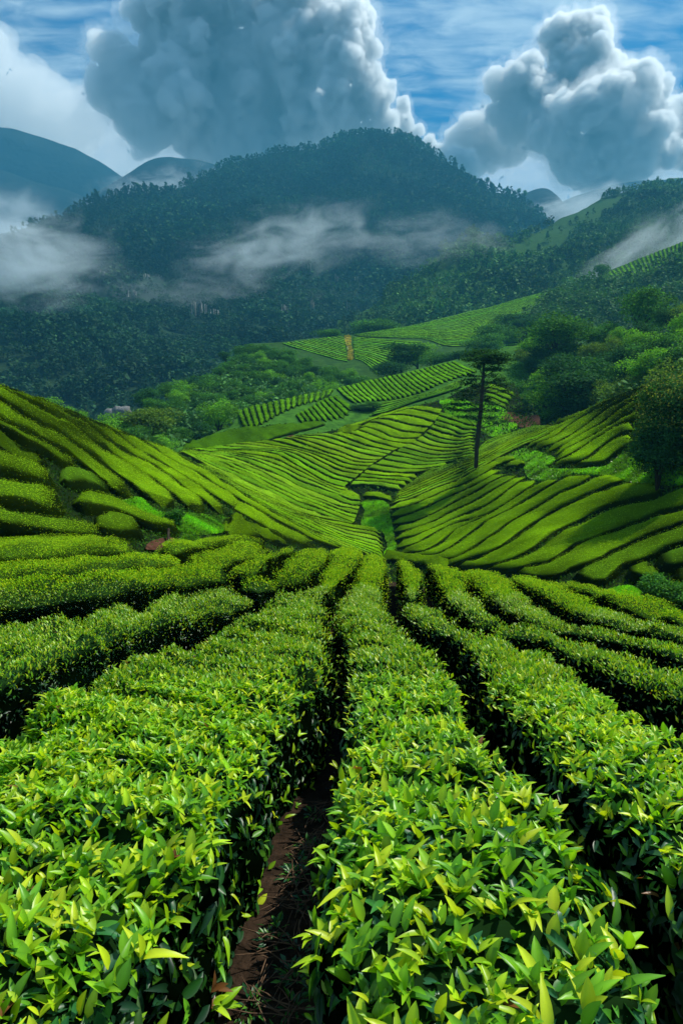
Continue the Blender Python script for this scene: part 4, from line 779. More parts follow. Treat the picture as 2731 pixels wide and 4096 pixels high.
one('light', 1672, 1368, 225, 11, 15, 'brightest lime green tree, standing at the upper edge of the spur', j=0)
one('dark', 1608, 1366, 222, 13, 15, 'tall dark tree touching the lime green one at the spur', j=1)
one('dark', 1560, 1440, 215, 9, 12, 'dark low tree left of the tall dark one behind the spur skyline', j=0)
one('mid', 1740, 1412, 215, 8, 12, 'mid-green tree on the spur skyline, right of the lime green tree', j=1)
one('dark', 1800, 1405, 210, 8, 12, 'dark tree on the spur skyline just left of the pine top', j=2)
one('dark', 1860, 1395, 205, 8, 12, 'dark tree on the spur skyline directly behind the pine top', j=0)
one('mid', 1315, 1314, 330, 8, 15, 'single round tree on the crest of the far field near the yellow strip', j=0)
one('mid', 1495, 1266, 370, 16, 28, 'large fresh green tree just beyond the far field crest', j=2)
one('mid', 1545, 1285, 365, 12, 18, 'smaller tree at the right shoulder of the large one beyond the far crest', j=1)
one('dark', 2050, 1252, 300, 16, 20, 'big dark tree between the pale climbing field and the right wood', j=1)
one('dark', 2110, 1262, 290, 16, 20, 'second dark tree between the climbing field and the wood, nearest the wood', j=0)
one('mid', 1990, 1295, 270, 14, 18, 'mid-green tree at the foot of the pale climbing field', j=0)
one('mid', 1930, 1330, 250, 12, 16, 'small tree right above the pine top at the field foot', j=2)
one('mid', 2595, 1148, 165, 18, 14, 'tall round-headed tree rising highest above the right wood', j=0)
one('mid', 2240, 1255, 165, 14, 18, 'broad dome-shaped tree at the left top of the right wood', j=1)
one('light', 2565, 1318, 130, 8, 8, 'lime green tree in the middle of the right wood', j=2)
one('light', 2210, 1515, 118, 8, 9, 'lime green tree at the lower left edge of the right wood', j=0)
one('light', 2610, 1400, 100, 7, 8, 'bright bushy tree low in the right wood near the ridge', j=1)
one('light', 2690, 1380, 96, 7, 9, 'bright bushy tree low in the right wood at the right edge', j=0)
one('dark', 2330, 1400, 120, 13, 14, 'huge dark crown in the lower middle of the right wood', j=2)
one('dark', 2290, 1480, 112, 11, 14, 'dark crown hanging right above the ridge-top tea row', j=1)
one('olive', 590, 1618, 118, 8.5, 10, 'round olive tree with dotted crown at the wood edge behind the left slope', j=1)
one('light', 872, 1598, 130, 9, 7, 'slender fresh green tree in front of the wood, left of the short upright rows', j=2)
one('light', 645, 1742, 108, 5, 5, 'small bluish green tree at the lowest point of the saddle', j=1)
one('mid', 2410, 905 + 150, 440, 12, 10, 'lone round tree on the misty right ridge', j=0)

for k_, (gx, gy, hh2, kd) in enumerate([(820, 1035, 3.0, 'dark'), (860, 985, 2.6, 'dark'), (905, 1000, 2.8, 'mid'), (880, 930, 2.4, 'dark'), (940, 950, 2.6, 'dark'), (985, 905, 2.2, 'mid'), (800, 1065, 2.2, 'mid')]):
    p_ = P('G', (gx, gy))[0]; one(kd, p_[0], p_[1], 143, hh2, hh2 * 1.9, 'dark bush in the scrubby hollow of the spur field', name='field_bush', group='dark bushes in the hollow of the spur', cat_='bush')
# big shrub at the right edge
def shrub(name, u, v, Y, w_, h, n, L, cols, label, lobes=26, seed=3, tips=None):
    rg = np.random.default_rng(seed); a = Acc(); c0 = world(np.array([u, v]), np.array(Y, float)); cens = []; rads = []
    for k in range(lobes):
        d = norm(rg.normal(size=3)); cens.append(d * [w_ * .34, w_ * .34, h * .38] * rg.uniform(.6, 1.1) + [0, 0, h * .5]); rads.append(rg.uniform(.13, .22) * w_)
    crown_leaves(a, cens, rads, n, L, cols, rg=rg)
    if tips is not None: crown_leaves(a, [c + [0, 0, .1] for c in cens if c[2] > h * .45], [r * 1.06 for c, r in zip(cens, rads) if c[2] > h * .45], n // 5, L * .8, tips, rg=rg)
    e = bpy.data.objects.new(name, None); COL.objects.link(e); e.location = tuple(c0 - [0, 0, h * .5 + (.8 if h > 4 else .1)]); e['label'] = label; e['category'] = 'shrub'
    link('crown', a.build('crown', [M_TREE]), parent=e); t = Acc()
    for k in range(min(9, lobes)): tube(t, [(0, 0, -1.2), cens[k] * [.4, .4, .5], cens[k]], [.09, .06, .02], (.04, .03, .02), k=5)
    link('stem', t.build('stem', [M_BARK]), parent=e); return e
shrub('large_shrub', 2775, 1672, 41, 8.2, 6.8, 52000, .15, GREENS['dark'] + GREENS['olive'][2:], 'large dark rounded shrub with yellowish tips at the right edge', lobes=44, tips=[(.16, .20, .03), (.20, .22, .05)])
shrub('large_shrub', 2640, 1790, 40, 3.6, 2.6, 9000, .15, GREENS['dark'], 'low dark shrub at the left foot of the large right-edge shrub', lobes=14, seed=8)
shrub('leafy_shrub', 2690, 2352, 22.5, 2.2, .8, 6000, .10, GREENS['mid'], 'leafy low shrub growing out of the hollow beside the low tea mounds', lobes=14, seed=5)
shrub('leafy_shrub', 705, 2065, 33, 1.3, .8, 2500, .09, GREENS['mid'], 'small shrub on the grass above the red soil gap', lobes=8, seed=9)
t_ = Acc(); b0 = BW.W(P('A', (1328, 1318))); b1 = BW.W(P('A', (1348, 1235)))
b0[0, 2] -= .5
tube(t_, [b0[0], (b0[0] + b1[0]) / 2 + [.03, 0, 0], b1[0]], [.07, .05, .06], (.05, .035, .02)); link('bare_stem', t_.build('bare_stem', [M_BARK]), 'bare leaning stem in front of the red soil gap', 'stem')

# the pine
def pine():
    YP = 81.0; base = BW.W(P('s', (1902, 1874)))[0]; YP = base[1]; base = base - [0, 0, .6]
    w3 = lambda x, y, dy=0: world(P('T', (x, y))[0], np.array(YP + dy))
    e = bpy.data.objects.new('tall_pine', None); COL.objects.link(e); e.location = tuple(base); e['label'] = 'tall dark pine with a bare leaning trunk and flat layered crown'; e['category'] = 'pine tree'
    ta = Acc(); tr = [w3(530, 1365), w3(540, 1150), w3(560, 950), w3(580, 750), w3(598, 560), w3(608, 400), w3(612, 260), w3(615, 150)]
    tube(ta, np.array(tr) - base, [.25, .235, .27, .24, .21, .17, .12, .05], (.03, .02, .015), k=10)
    ca = Acc(); rg = np.random.default_rng(5)
    pads = [(620, 150, 150, 34), (530, 185, 120, 30), (730, 180, 140, 30), (600, 225, 170, 30), (800, 225, 90, 26), (470, 230, 80, 22), (700, 265, 130, 26), (560, 300, 80, 35), (650, 330, 90, 45), (740, 330, 110, 35), (470, 400, 80, 22), (490, 440, 100, 26), (450, 480, 95, 25), (530, 510, 60, 25),
            (700, 400, 110, 30), (780, 440, 110, 32), (690, 470, 80, 25), (820, 500, 80, 28), (400, 560, 120, 22), (470, 600, 100, 26), (380, 640, 110, 24), (300, 700, 110, 24), (430, 700, 130, 26), (500, 760, 90, 24), (350, 760, 130, 22), (250, 740, 70, 18), (430, 830, 120, 24), (520, 850, 70, 22),
            (690, 700, 80, 26), (740, 760, 90, 30), (680, 840, 90, 30), (740, 890, 100, 26), (660, 640, 50, 20), (840, 560, 60, 22)]
    for (x, y, rx, ry) in pads:
        dy = rg.uniform(-2.2, 2.2); c = w3(x, y, dy) - base; k = YP * .38265 * SC / FPX; rxm, rym = rx * k, ry * k
        n = int(rx * ry * (.20 if y < 300 else .07)) + 45
        d = norm(rg.normal(size=(n, 3))) * rg.uniform(.05, 1.15, (n, 1)); p = c + d * [rxm * 1.3, rxm * 1.0, rym * .85]; p[:, 2] += .18 * rym * np.sin(p[:, 0] * 2.1 + p[:, 1] * 1.7)
        p[:, 2] -= .12 * ((p[:, 0] - c[0]) / rxm) ** 2 * rym
        D = norm(np.c_[rg.normal(size=(n, 2)), rg.normal(size=n) * .25 + .15]); cc = np.array(GREENS['dark'])[rg.integers(0, 3, n)] * rg.uniform(.5, 1.0, (n, 1)) * [1.0, .95, .8]
        put_leaves(ca, p, D, np.tile([0, 0, 1.], (n, 1)) + rg.normal(size=(n, 3)) * .4, rg.uniform(.12, .36, n), cc, QUAD)
        tz = np.interp(y + 60, [150, 1365], [7, 0]); i = min(range(8), key=lambda q: abs(tr[q][2] - (c + base)[2] + .5)); j0 = tr[i] - base
        tube(ta, [j0, (j0 + c) / 2 + [0, 0, -.15], c - [0, 0, rym * .3]], [.06, .04, .015], (.03, .02, .015), k=5)
    link('trunk', ta.build('trunk', [M_BARK]), parent=e); link('crown', ca.build('crown', [M_TREE]), parent=e)
pine()

# ------------------------------------------------------------------ far forests
def mini(seed, H, Wd, n, L, conic, cols):
    rg = np.random.default_rng(seed); a = Acc(); z = rg.uniform(0, 1, n) ** .8; an = rg.uniform(0, 6.28, n)
    r = (1 - z * .92) if conic else np.sqrt(np.maximum(1 - (z * 1.7 - .75) ** 2, .03))
    r = r * Wd / 2 * rg.uniform(.65, 1.05, n); p = np.c_[np.cos(an) * r, np.sin(an) * r, H * (.22 + .78 * z)]
    d = norm(np.c_[np.cos(an), np.sin(an), rg.uniform(-.1, .8, n)]); D = norm(d + rg.normal(size=(n, 3)) * .6); U = norm(d * .6 + [0, 0, .8] + rg.normal(size=(n, 3)) * .3)
    c = np.asarray(cols)[rg.integers(0, len(cols), n)] * rg.uniform(.75, 1.2, (n, 1)); put_leaves(a, p - D * L * .5, D, U, L * rg.uniform(.7, 1.4, n), c, QUAD)
    tube(a, [(0, 0, -2), (0, 0, H * .6)], [.03 * H * .4, .02 * H * .4], (.10, .10, .08), k=3)
    return np.concatenate(a.v), [f for k in a.f for f, m in a.f[k]], np.concatenate(a.c)
def forest(name, sheet, uv, W, spacing, protos, label, smin=.7, smax=1.35, mask=None, drop=0, tonef=None):
    """one mass of trees over the sheet's surface; W is the ground grid of the sheet"""
    a = W[:-1, :-1]; b = W[1:, :-1]; c = W[1:, 1:]; d = W[:-1, 1:]
    area = .5 * np.linalg.norm(np.cross(c - a, d - b), axis=-1); dn = area / spacing ** 2
    if mask is not None:
        cu = (uv[:-1, :-1] + uv[1:, 1:]) / 2; dn = dn * mask(cu)
    cnt = rng.poisson(dn); tot = int(cnt.sum()); idx = np.repeat(np.arange(cnt.size), cnt.ravel()); u, v = rng.random((2, tot, 1)); f = lambda X: X.reshape(-1, 3)[idx]
    p = f(a) * (1 - u) * (1 - v) + f(b) * u * (1 - v) + f(c) * u * v + f(d) * (1 - u) * v
    s = rng.uniform(smin, smax, tot) * (1 + .4 * vnoise(p / 60)); an = rng.uniform(0, 6.28, tot); wh = rng.integers(0, len(protos), tot); col = (1 + .55 * fbm(p / 70, 4)).clip(.3, 2)
    acc = Acc()
    for k, (pv, pf, pc) in enumerate(protos):
        i = np.where(wh == k)[0]; n = len(i)
        if not n: continue
        ca, sa = np.cos(an[i])[:, None], np.sin(an[i])[:, None]; S_ = s[i][:, None]
        x = (pv[None, :, 0] * ca - pv[None, :, 1] * sa) * S_; y = (pv[None, :, 0] * sa + pv[None, :, 1] * ca) * S_; z = pv[None, :, 2] * S_
        V = p[i][:, None] + np.stack([x, y, z], -1); cc = np.clip(pc[None] * col[i][:, None, None] * rng.uniform(.75, 1.25, (n, 1, 1)), 0, 1)
        acc.add(V.reshape(-1, 3), [(np.arange(n)[:, None, None] * len(pv) + q_[None]).reshape(-1, q_.shape[1]) for q_ in pf], cc.reshape(-1, 3))
    print(name, 'trees', tot); return link(name, acc.build(name, [M_FARLEAF]), label, 'forest', kind='stuff')
FCOL = [(.020, .070, .026), (.030, .09, .026), (.014, .052, .024)]
FC2 = [(.05, .14, .028), (.065, .17, .028), (.04, .12, .03)]
# mid hill on the right
MH_TOP = P('D', (-300, 720), (700, 720), (800, 712), (850, 690), (870, 675), (960, 612), (1080, 538), (1160, 545), (1200, 542), (1260, 508), (1300, 490), (1400, 442), (1500, 420), (1568, 426), (1860, 470))
_, uv, Wm = sheet_mesh('mid_hill', MH, MH_TOP, P('s', (-500, 1500), (3231, 1500)), 4, M_FIELD, 120, 60, u0=1350, back=250, slope=.5, noise=4, nscale=60)
_q = P('D', (1130, 560), (1200, 545), (1290, 495), (1400, 446), (1460, 440), (1400, 475), (1330, 520), (1290, 560), (1240, 590), (1160, 600))
forest('forest', MH, uv, Wm, 5.6, [mini(i, 7.5, 5.5, 30, 1.9, i % 2 == 0, FC2) for i in range(5)], 'hazy mixed forest covering the rounded hill on the right', mask=lambda c: 1 - .93 * inpoly(c.reshape(-1, 2), _q).reshape(c.shape[:-1]))
# right part of the far field hill
_p = P('I', (380, 760), (480, 690), (620, 620), (800, 560), (960, 500), (1040, 575), (1180, 535), (1380, 445), (1568, 335), (2000, 100), (2000, 1000), (1300, 1000), (700, 1000), (380, 1000), (250, 900))
uvf = np.stack(np.meshgrid(np.linspace(1900, 3100, 80), np.linspace(900, 1500, 60), indexing='ij'), -1); Wf = FR.W(uvf); Wf[..., 2] -= 3
forest('forest', FR, uvf, Wf, 6.0, [mini(20 + i, 8, 7, 60, 1.5, False, FC2) for i in range(4)], 'shaded bushy forest below the misty right ridge', mask=lambda c: inpoly(c.reshape(-1, 2), _p).reshape(c.shape[:-1]).astype(float), smax=1.2)
_p2 = P('s', (500, 1780), (620, 1640), (700, 1600), (900, 1470), (1000, 1385), (1240, 1445), (1400, 1475), (1480, 1505), (1400, 1540), (1200, 1600), (960, 1680), (900, 1720), (700, 1800))
uvf = np.stack(np.meshgrid(np.linspace(480, 1500, 60), np.linspace(1370, 1800, 50), indexing='ij'), -1); Wf = SX.W(uvf); Wf[..., 2] -= 7
forest('forest', SX, uvf, Wf, 3.2, [mini(80 + i, 5.5, 5, 70, .8, False, FC2) for i in range(4)], 'dense understorey between the trees of the wood behind the saddle', mask=lambda c: inpoly(c.reshape(-1, 2), _p2).reshape(c.shape[:-1]).astype(float), smax=1.2)
uvf = np.stack(np.meshgrid(np.linspace(2050, 3000, 60), np.linspace(1250, 1720, 50), indexing='ij'), -1); Wf = RX.W(uvf); Wf[..., 2] -= 7
forest('forest', RX, uvf, Wf, 3.0, [mini(90 + i, 5.5, 5, 90, .65, False, FC2) for i in range(4)], 'dense understorey between the trees of the wood above the right ridge', mask=lambda c: inpoly(c.reshape(-1, 2), RX_POLY + [0, 30]).reshape(c.shape[:-1]).astype(float), smax=1.2)
# main mountain
MT_TOP = P('D', (-300, 600), (-60, 590), (0, 560), (30, 532), (70, 512), (150, 482), (220, 452), (290, 432), (400, 426), (450, 402), (520, 372), (620, 352), (730, 332), (780, 308), (845, 293), (920, 302), (980, 332), (1050, 378), (1090, 412), (1130, 432), (1200, 448), (1250, 492), (1320, 560), (1568, 660), (1860, 700))
_, uv, Wm = sheet_mesh('mountain', MT, MT_TOP, P('s', (-500, 1850), (3231, 1850)), 8, M_WOODFLOOR, 200, 110, back=500, slope=.6, noise=11, nscale=110)
up = lambda c: (c[..., 1] < 1150).astype(float); lowr = lambda c: (c[..., 1] >= 1150) * (c[..., 0] > -350) * 1.0
forest('forest', MT, uv, Wm, 7.6, [mini(40 + i, 13, 7, 26, 3.0, i % 4 != 3, FCOL) for i in range(6)], 'dense hazy forest over the upper mountain', mask=lambda c: up(c) * (c[..., 0] < 2400) * (c[..., 0] > -350))
forest('forest', MT, uv, Wm, 8.2, [mini(60 + i, 10, 9, 90, 1.9, False, FCOL) for i in range(6)], 'darker broadleaf forest over the lower mountain', mask=lambda c: lowr(c) * (c[..., 0] < 1800))
# trees standing clear of the mountain skyline
GRD = 'small trees standing out on the mountain skyline'
for i, (dx, dh, kind) in enumerate([(70, 13, 'dark'), (128, 9, 'dark'), (434, 15, 'dark'), (497, 10, 'mid'), (520, 11, 'mid'), (545, 12, 'mid'), (553, 10, 'dark'), (625, 15, 'dark'), (634, 15, 'dark'), (1118, 20, 'dark'), (1090, 13, 'dark'), (1190, 16, 'mid'), (1205, 17, 'mid'), (1243, 15, 'dark'), (745, 12, 'dark'), (315, 12, 'mid')]):
    pu = dx * 1.74171; pv = interp_line(MT_TOP, pu); Wp = MT.W(np.array([[pu, pv]]))[0]
    put_tree(kind, tuple(Wp - [0, 0, 4]), dh * .1, 'small tree silhouetted on the mountain skyline', GRD, 'skyline_tree', sx=.7)
# pale rock faces low on the mountain
GRK = 'pale streaked rock faces among the mountain forest'
RK = [(452, 710, 40, 46), (345, 690, 40, 24), (300, 672, 22, 22), (400, 700, 22, 26), (490, 715, 20, 22), (610, 700, 34, 26), (650, 708, 20, 26), (690, 712, 26, 30), (715, 700, 18, 34), (780, 690, 16, 30), (800, 700, 14, 24), (750, 712, 20, 22), (240, 625, 22, 28), (262, 632, 16, 20), (330, 632, 20, 14), (568, 508, 14, 26), (711, 610, 10, 28), (850, 625, 10, 24), (770, 640, 12, 20), (560, 655, 26, 14), (640, 610, 14, 12), (505, 700, 12, 20), (820, 640, 12, 16)]
for (dx, dy, ww, hh_) in RK[::2]:
    a = Acc(); u0, v0 = dx * 1.74171, dy * 1.74171; Yr = float(MT.Y(np.array([u0, v0]))); k = Yr / FPX * .435 ; c0 = world(np.array([u0, v0]), np.array(Yr - 10.0))
    for q_ in range(max(3, ww // 3)):
        x = rng.uniform(-.5, .5) * ww * k; hgt = hh_ * .95 * k * rng.uniform(.35, 1.0) * (1 - abs(x / (ww * k)) * .9); wd = rng.uniform(.3, .9) * k * 1.4; yo = rng.uniform(-3, 3); nz = 7
        zs = np.linspace(-.5, .5, nz) * hgt + rng.uniform(-.15, .15) * hgt
        prof = np.array([[(x - wd / 2 + rng.uniform(-.3, .3) * wd, yo + 3, z), (x - wd / 4, yo + rng.uniform(-1, 1), z), (x + wd / 4, yo + rng.uniform(-1, 1), z), (x + wd / 2 + rng.uniform(-.3, .3) * wd, yo + 3, z)] for z in zs]); a.add(prof.reshape(-1, 3), [grid_faces(nz, 4)], (.5, .5, .5))
    link('rock_face', a.build('rock_face', [M_ROCK], smooth=False), 'pale streaked rock face showing between the mountain trees', 'rock face', group=GRK, loc=tuple(c0))
a = Acc(); ww = 9
for q_ in range(5):
    g_ = np.stack(np.meshgrid(np.linspace(0, math.pi, 9), np.linspace(0, 2 * math.pi, 14), indexing='ij'), -1); th, ps = g_[..., 0], g_[..., 1]
    v = np.stack([np.sin(th) * np.cos(ps) * 2.6 + rng.uniform(-5, 5), np.sin(th) * np.sin(ps) * 3, np.cos(th) * 2.4 + rng.uniform(-1.5, .5)], -1); v += norm(v) * fbm(v / 1.6, 3)[..., None] * .9; a.add(v.reshape(-1, 3), [grid_faces(9, 14)], (.3, .3, .3))
link('grey_rock', a.build('grey_rock', [M_GREYROCK], smooth=False), 'bare grey rock outcrop in the dark wood beyond the left slope', 'rock', loc=tuple(world(np.array([495, 1648]), np.array(270.0))))
# yellow flower strip
a = Acc(); pl = smooth_pl(P('G', (758, 388), (800, 386), (797, 440), (812, 500), (815, 562), (786, 568), (792, 500), (774, 440), (758, 388)), 60)
blades(a, FR, pl, .2, 3000, 1.2, np.array([(.30, .26, .04), (.16, .22, .03), (.4, .32, .07)]), .25); link('yellow_flowers', a.build('yellow_flowers', [M_LEAF]), 'strip of yellow flowers running down between two far tea fields', 'flowers', kind='stuff')
# distant peaks
def peak(pts, Y, name='distant_hill', depth=1.35):
    pts = P('D', *pts); us = np.linspace(pts[0, 0], pts[-1, 0], 90); v = np.interp(us, pts[:, 0], pts[:, 1]); v = np.convolve(np.pad(v, 3, 'edge'), np.ones(7) / 7, 'valid')
    top = world(np.stack([us, v], 1), np.full(90, float(Y))); top[:, 2] += fbm(top / 120, 4) * 5; rows = []
    for q_ in np.linspace(0, 1, 14): r = top.copy(); r[:, 1] -= q_ ** .8 * Y * .25; r[:, 2] = top[:, 2] * (1 - q_ ** 1.1) - 60 * q_; r += norm(np.c_[fbm(r / 300, 3), fbm(r / 250 + 9, 3), fbm(r / 300 + 5, 3)]) * (Y * .006) * (q_ > 0); rows.append(r)
    bk = []
    for q_ in np.linspace(1, 0, 6)[:-1]: r = top.copy(); r[:, 1] += q_ * Y * .15; r[:, 2] = top[:, 2] * (1 - q_) - 60 * q_; bk.append(r)
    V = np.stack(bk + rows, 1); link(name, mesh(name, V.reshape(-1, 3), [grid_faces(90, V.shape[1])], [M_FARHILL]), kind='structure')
peak([(-400, 300), (-100, 285), (0, 292), (45, 293), (110, 318), (190, 345), (300, 420), (420, 520)], 2300)
peak([(-400, 420), (-100, 370), (0, 386), (60, 410), (120, 424), (170, 440), (260, 480), (400, 560)], 1950)
peak([(120, 500), (200, 450), (290, 400), (330, 370), (380, 355), (420, 361), (455, 360), (490, 372), (560, 410), (700, 500)], 1850)
peak([(1080, 520), (1180, 455), (1210, 440), (1245, 430), (1270, 438), (1290, 462), (1340, 520), (1420, 600)], 1800)
peak([(1150, 540), (1290, 462), (1340, 440), (1400, 425), (1470, 412), (1530, 410), (1600, 400), (1900, 420)], 2200)
# valley floor out to the horizon, below everything
V = np.array([(-2350, -50, -60), (2350, -50, -60), (2350, 2700, -60), (-2350, 2700, -60)], float); link('far_ground', mesh('far_ground', V, [np.array([(0, 1, 2, 3)])], [M_WOODFLOOR], smooth=False), kind='structure')

# ------------------------------------------------------------------ mist
def mist(name, u, v, Y, wpx, hpx, dpt, dens, label, seed=0, tilt=0, scl=1.0):
    """soft bank of low cloud: an ellipsoid of vapour whose density is broken by noise"""
    c = world(np.array([u, v]), np.array(float(Y))); k = Y / FPX * SC; rx, rz, ry = wpx * k / 2, hpx * k / 2, dpt / 2
    th = np.linspace(0, math.pi, 13)[:, None]; ps = np.linspace(0, 2 * math.pi, 25)[None]
    vv = np.stack([np.sin(th) * np.cos(ps), np.sin(th) * np.sin(ps), np.cos(th) + 0 * ps], -1) * [rx, ry, rz]
    m, t = newmat('mist_' + str(seed)); o = N(t, 'ShaderNodeOutputMaterial'); pv = N(t, 'ShaderNodeVolumePrincipled'); pv.inputs['Color'].default_value = (.84, .95, 1, 1); pv.inputs['Anisotropy'].default_value = .2
    tcn = N(t, 'ShaderNodeTexCoord'); mp = N(t, 'ShaderNodeMapping'); mp.inputs['Scale'].default_value = (1 / rx, 1 / ry, 1 / rz); t.links.new(tcn.outputs['Object'], mp.inputs[0])
    ln = N(t, 'ShaderNodeVectorMath', operation='LENGTH'); t.links.new(mp.outputs[0], ln.inputs[0])
    fall = M('SUBTRACT', 1.0, ln.outputs['Value'], tree=t)
    no = N(t, 'ShaderNodeTexNoise'); no.inputs['Scale'].default_value = 1.7 / scl; no.inputs['Detail'].default_value = 7; no.inputs['Roughness'].default_value = .62; no.inputs['Distortion'].default_value = .9
    mp2 = N(t, 'ShaderNodeMapping'); mp2.inputs['Scale'].default_value = (.55 / rz, .8 / ry, 1.25 / rz); mp2.inputs['Location'].default_value = (seed * 3.7, seed, 0); t.links.new(tcn.outputs['Object'], mp2.inputs[0]); t.links.new(mp2.outputs[0], no.inputs['Vector'])
    x = M('SUBTRACT', M('ADD', M('MULTIPLY', no.outputs['Fac'], 4.2, tree=t), M('MULTIPLY', fall, 1.3, tree=t), tree=t), 2.45, tree=t)
    x = M('MULTIPLY', M('MULTIPLY', M('MAXIMUM', x, 0.0, tree=t), M('MINIMUM', M('MULTIPLY', M('MAXIMUM', fall, 0, tree=t), 3, tree=t), 1, tree=t), tree=t), dens, tree=t)
    t.links.new(x, pv.inputs['Density']); t.links.new(pv.outputs[0], o.inputs['Volume'])
    ob = link(name, mesh(name, vv.reshape(-1, 3), [grid_faces(13, 25)], [m]), label, 'mist', kind='stuff', loc=tuple(c)); ob.rotation_euler = (0, math.radians(tilt), 0); return ob
mist('mist', 150, 1050, 470, 800, 520, 70, .034, 'thick mist bank hugging the left flank of the mountain', 1, 0)
mist('mist', 1110, 985, 560, 1000, 330, 70, .022, 'pale wisp of mist rising across the middle of the mountain', 2, -12)
mist('mist', 1680, 960, 620, 900, 260, 70, .010, 'faint veil of mist between the mountain and the right hill', 3, 0)
mist('mist', 2640, 985, 470, 860, 330, 50, .028, 'mist drifting down behind the right ridge', 4, -32)
mist('mist', 600, 760, 1700, 760, 170, 200, .010, 'cloud lying in the gap behind the left mountain shoulder', 5, -12)
mist('mist', 10, 900, 1300, 600, 380, 200, .012, 'cloud spilling over behind the left end of the mountain', 6, 0)
mist('mist', 2330, 840, 1500, 640, 240, 200, .012, 'cloud in the gap between the mountain and the right hill', 7, -10)
mist('mist', 700, 1180, 700, 1400, 200, 120, .004, 'thin low veil of mist along the foot of the mountain cliffs', 8, 0)

# haze
hz, t = newmat('haze'); o = N(t, 'ShaderNodeOutputMaterial'); pv = N(t, 'ShaderNodeVolumePrincipled'); pv.inputs['Color'].default_value = (.065, .31, .48, 1)
pv.inputs['Density'].default_value = .00036; pv.inputs['Anisotropy'].default_value = .1; t.links.new(pv.outputs[0], o.inputs['Volume'])
x0, x1, y0, y1, z0, z1 = -2400, 2400, -60, 2750, -61.5, 720
V = np.array([(x, y, z) for x in (x0, x1) for y in (y0, y1) for z in (z0, z1)], float)
link('haze', mesh('haze', V, [np.array([(0, 1, 3, 2), (4, 6, 7, 5), (0, 4, 5, 1), (2, 3, 7, 6), (0, 2, 6, 4), (1, 5, 7, 3)])], [hz], smooth=False), 'thin blue haze filling the valley', 'haze', kind='stuff')

# ------------------------------------------------------------------ cumulus clouds: closed lumpy bodies of vapour, lit by the sun
def cloud(lobes, Y, dens, label, seed, voxel=12, sub=9, amp=1.0, col=(.93, .965, .985), grow=.97, fringe=True):
    rg = np.random.default_rng(seed); k = Y / FPX * .435; sph = []
    for (x, y, r) in lobes:
        c = world(np.array([x, y]) * 1.74171, np.array(Y + rg.uniform(-.3, .3) * r * k)); R = r * k; sph.append((c, R * grow))
        for q_ in range(sub):
            d = norm(rg.normal(size=3)); d[2] = d[2] * .8 + .35; d = norm(d); R2 = R * rg.uniform(.28, .5); c2 = c + d * R * .82; sph.append((c2, R2))
            for z_ in range(3):
                d2 = norm(d + rg.normal(size=3) * .7); sph.append((c2 + d2 * R2 * .85, R2 * rg.uniform(.3, .5)))
    th = np.linspace(0, math.pi, 9)[:, None]; ps = np.linspace(0, 2 * math.pi, 17)[None, :-1]
    u = np.stack([np.sin(th) * np.cos(ps), np.sin(th) * np.sin(ps), np.cos(th) + 0 * ps], -1).reshape(-1, 3)
    i, j = np.meshgrid(np.arange(8), np.arange(16), indexing='ij'); f = np.stack([i * 16 + j, (i + 1) * 16 + j, (i + 1) * 16 + (j + 1) % 16, i * 16 + (j + 1) % 16], -1).reshape(-1, 4)
    org = np.mean([c for c, r in sph], 0)
    v = np.concatenate([c - org + u * r for c, r in sph]); ff = np.concatenate([f + 144 * n for n in range(len(sph))])
    tmp = bpy.data.objects.new('tmp', mesh('tmp', v, [ff], [])); COL.objects.link(tmp)
    md = tmp.modifiers.new('r', 'REMESH'); md.mode = 'VOXEL'; md.voxel_size = voxel; md.adaptivity = 0
    dg = bpy.context.evaluated_depsgraph_get(); me = bpy.data.meshes.new_from_object(tmp.evaluated_get(dg)); bpy.data.objects.remove(tmp)
    n = len(me.vertices); co = np.empty(n * 3, np.float32); me.vertices.foreach_get('co', co); co = co.reshape(-1, 3).astype(float)
    no = np.empty(n * 3, np.float32); me.vertices.foreach_get('normal', no); no = no.reshape(-1, 3)
    b = 1 - np.abs(fbm(co / 120 + seed, 3)) * 1.5 + .45 * (1 - 2 * np.abs(fbm(co / 40, 2)))
    co += no * (b[:, None] * 22 * amp); me.vertices.foreach_set('co', co.astype(np.float32).ravel()); me.update()
    m, t = newmat('cloud_vapour'); o = N(t, 'ShaderNodeOutputMaterial'); pv = N(t, 'ShaderNodeVolumePrincipled')
    pv.inputs['Color'].default_value = (*col, 1); pv.inputs['Density'].default_value = dens; pv.inputs['Anisotropy'].default_value = .45; t.links.new(pv.outputs[0], o.inputs['Volume'])
    me.materials.clear(); me.materials.append(m); me.name = 'cloud'
    if not fringe: return me, org
    o_ = link('cloud', me, label, 'cloud', loc=tuple(org))
    m2, g2 = cloud(lobes, Y, dens * .07, None, seed, voxel * 1.5, sub, amp * 3.2, col, grow * 1.10, False); m2.name = 'fringe'
    link('fringe', m2, parent=o_, loc=tuple(g2 - org)); return o_
CY = 5200
cloud([(560, 70, 140), (500, 180, 120), (600, 190, 120), (560, 290, 110), (640, -40, 110), (480, 20, 85), (470, 270, 90), (650, 290, 80)], CY + 250, .034, 'huge dark-bellied cumulus cloud above the mountain', 1)
cloud([(715, 60, 70), (690, 140, 70), (720, 210, 70), (640, 110, 60), (670, 10, 50), (735, 270, 50), (700, 285, 50)], CY - 150, .034, 'tall cumulus column in the middle of the huge cloud', 21, 11)
cloud([(800, 60, 42), (770, 40, 34), (825, 50, 30), (808, 115, 50), (800, 170, 58), (838, 225, 50), (868, 275, 34), (790, 240, 60), (760, 150, 45), (885, 300, 22)], CY - 400, .034, 'bright narrow cumulus tower just left of the mountain top', 22, 10)
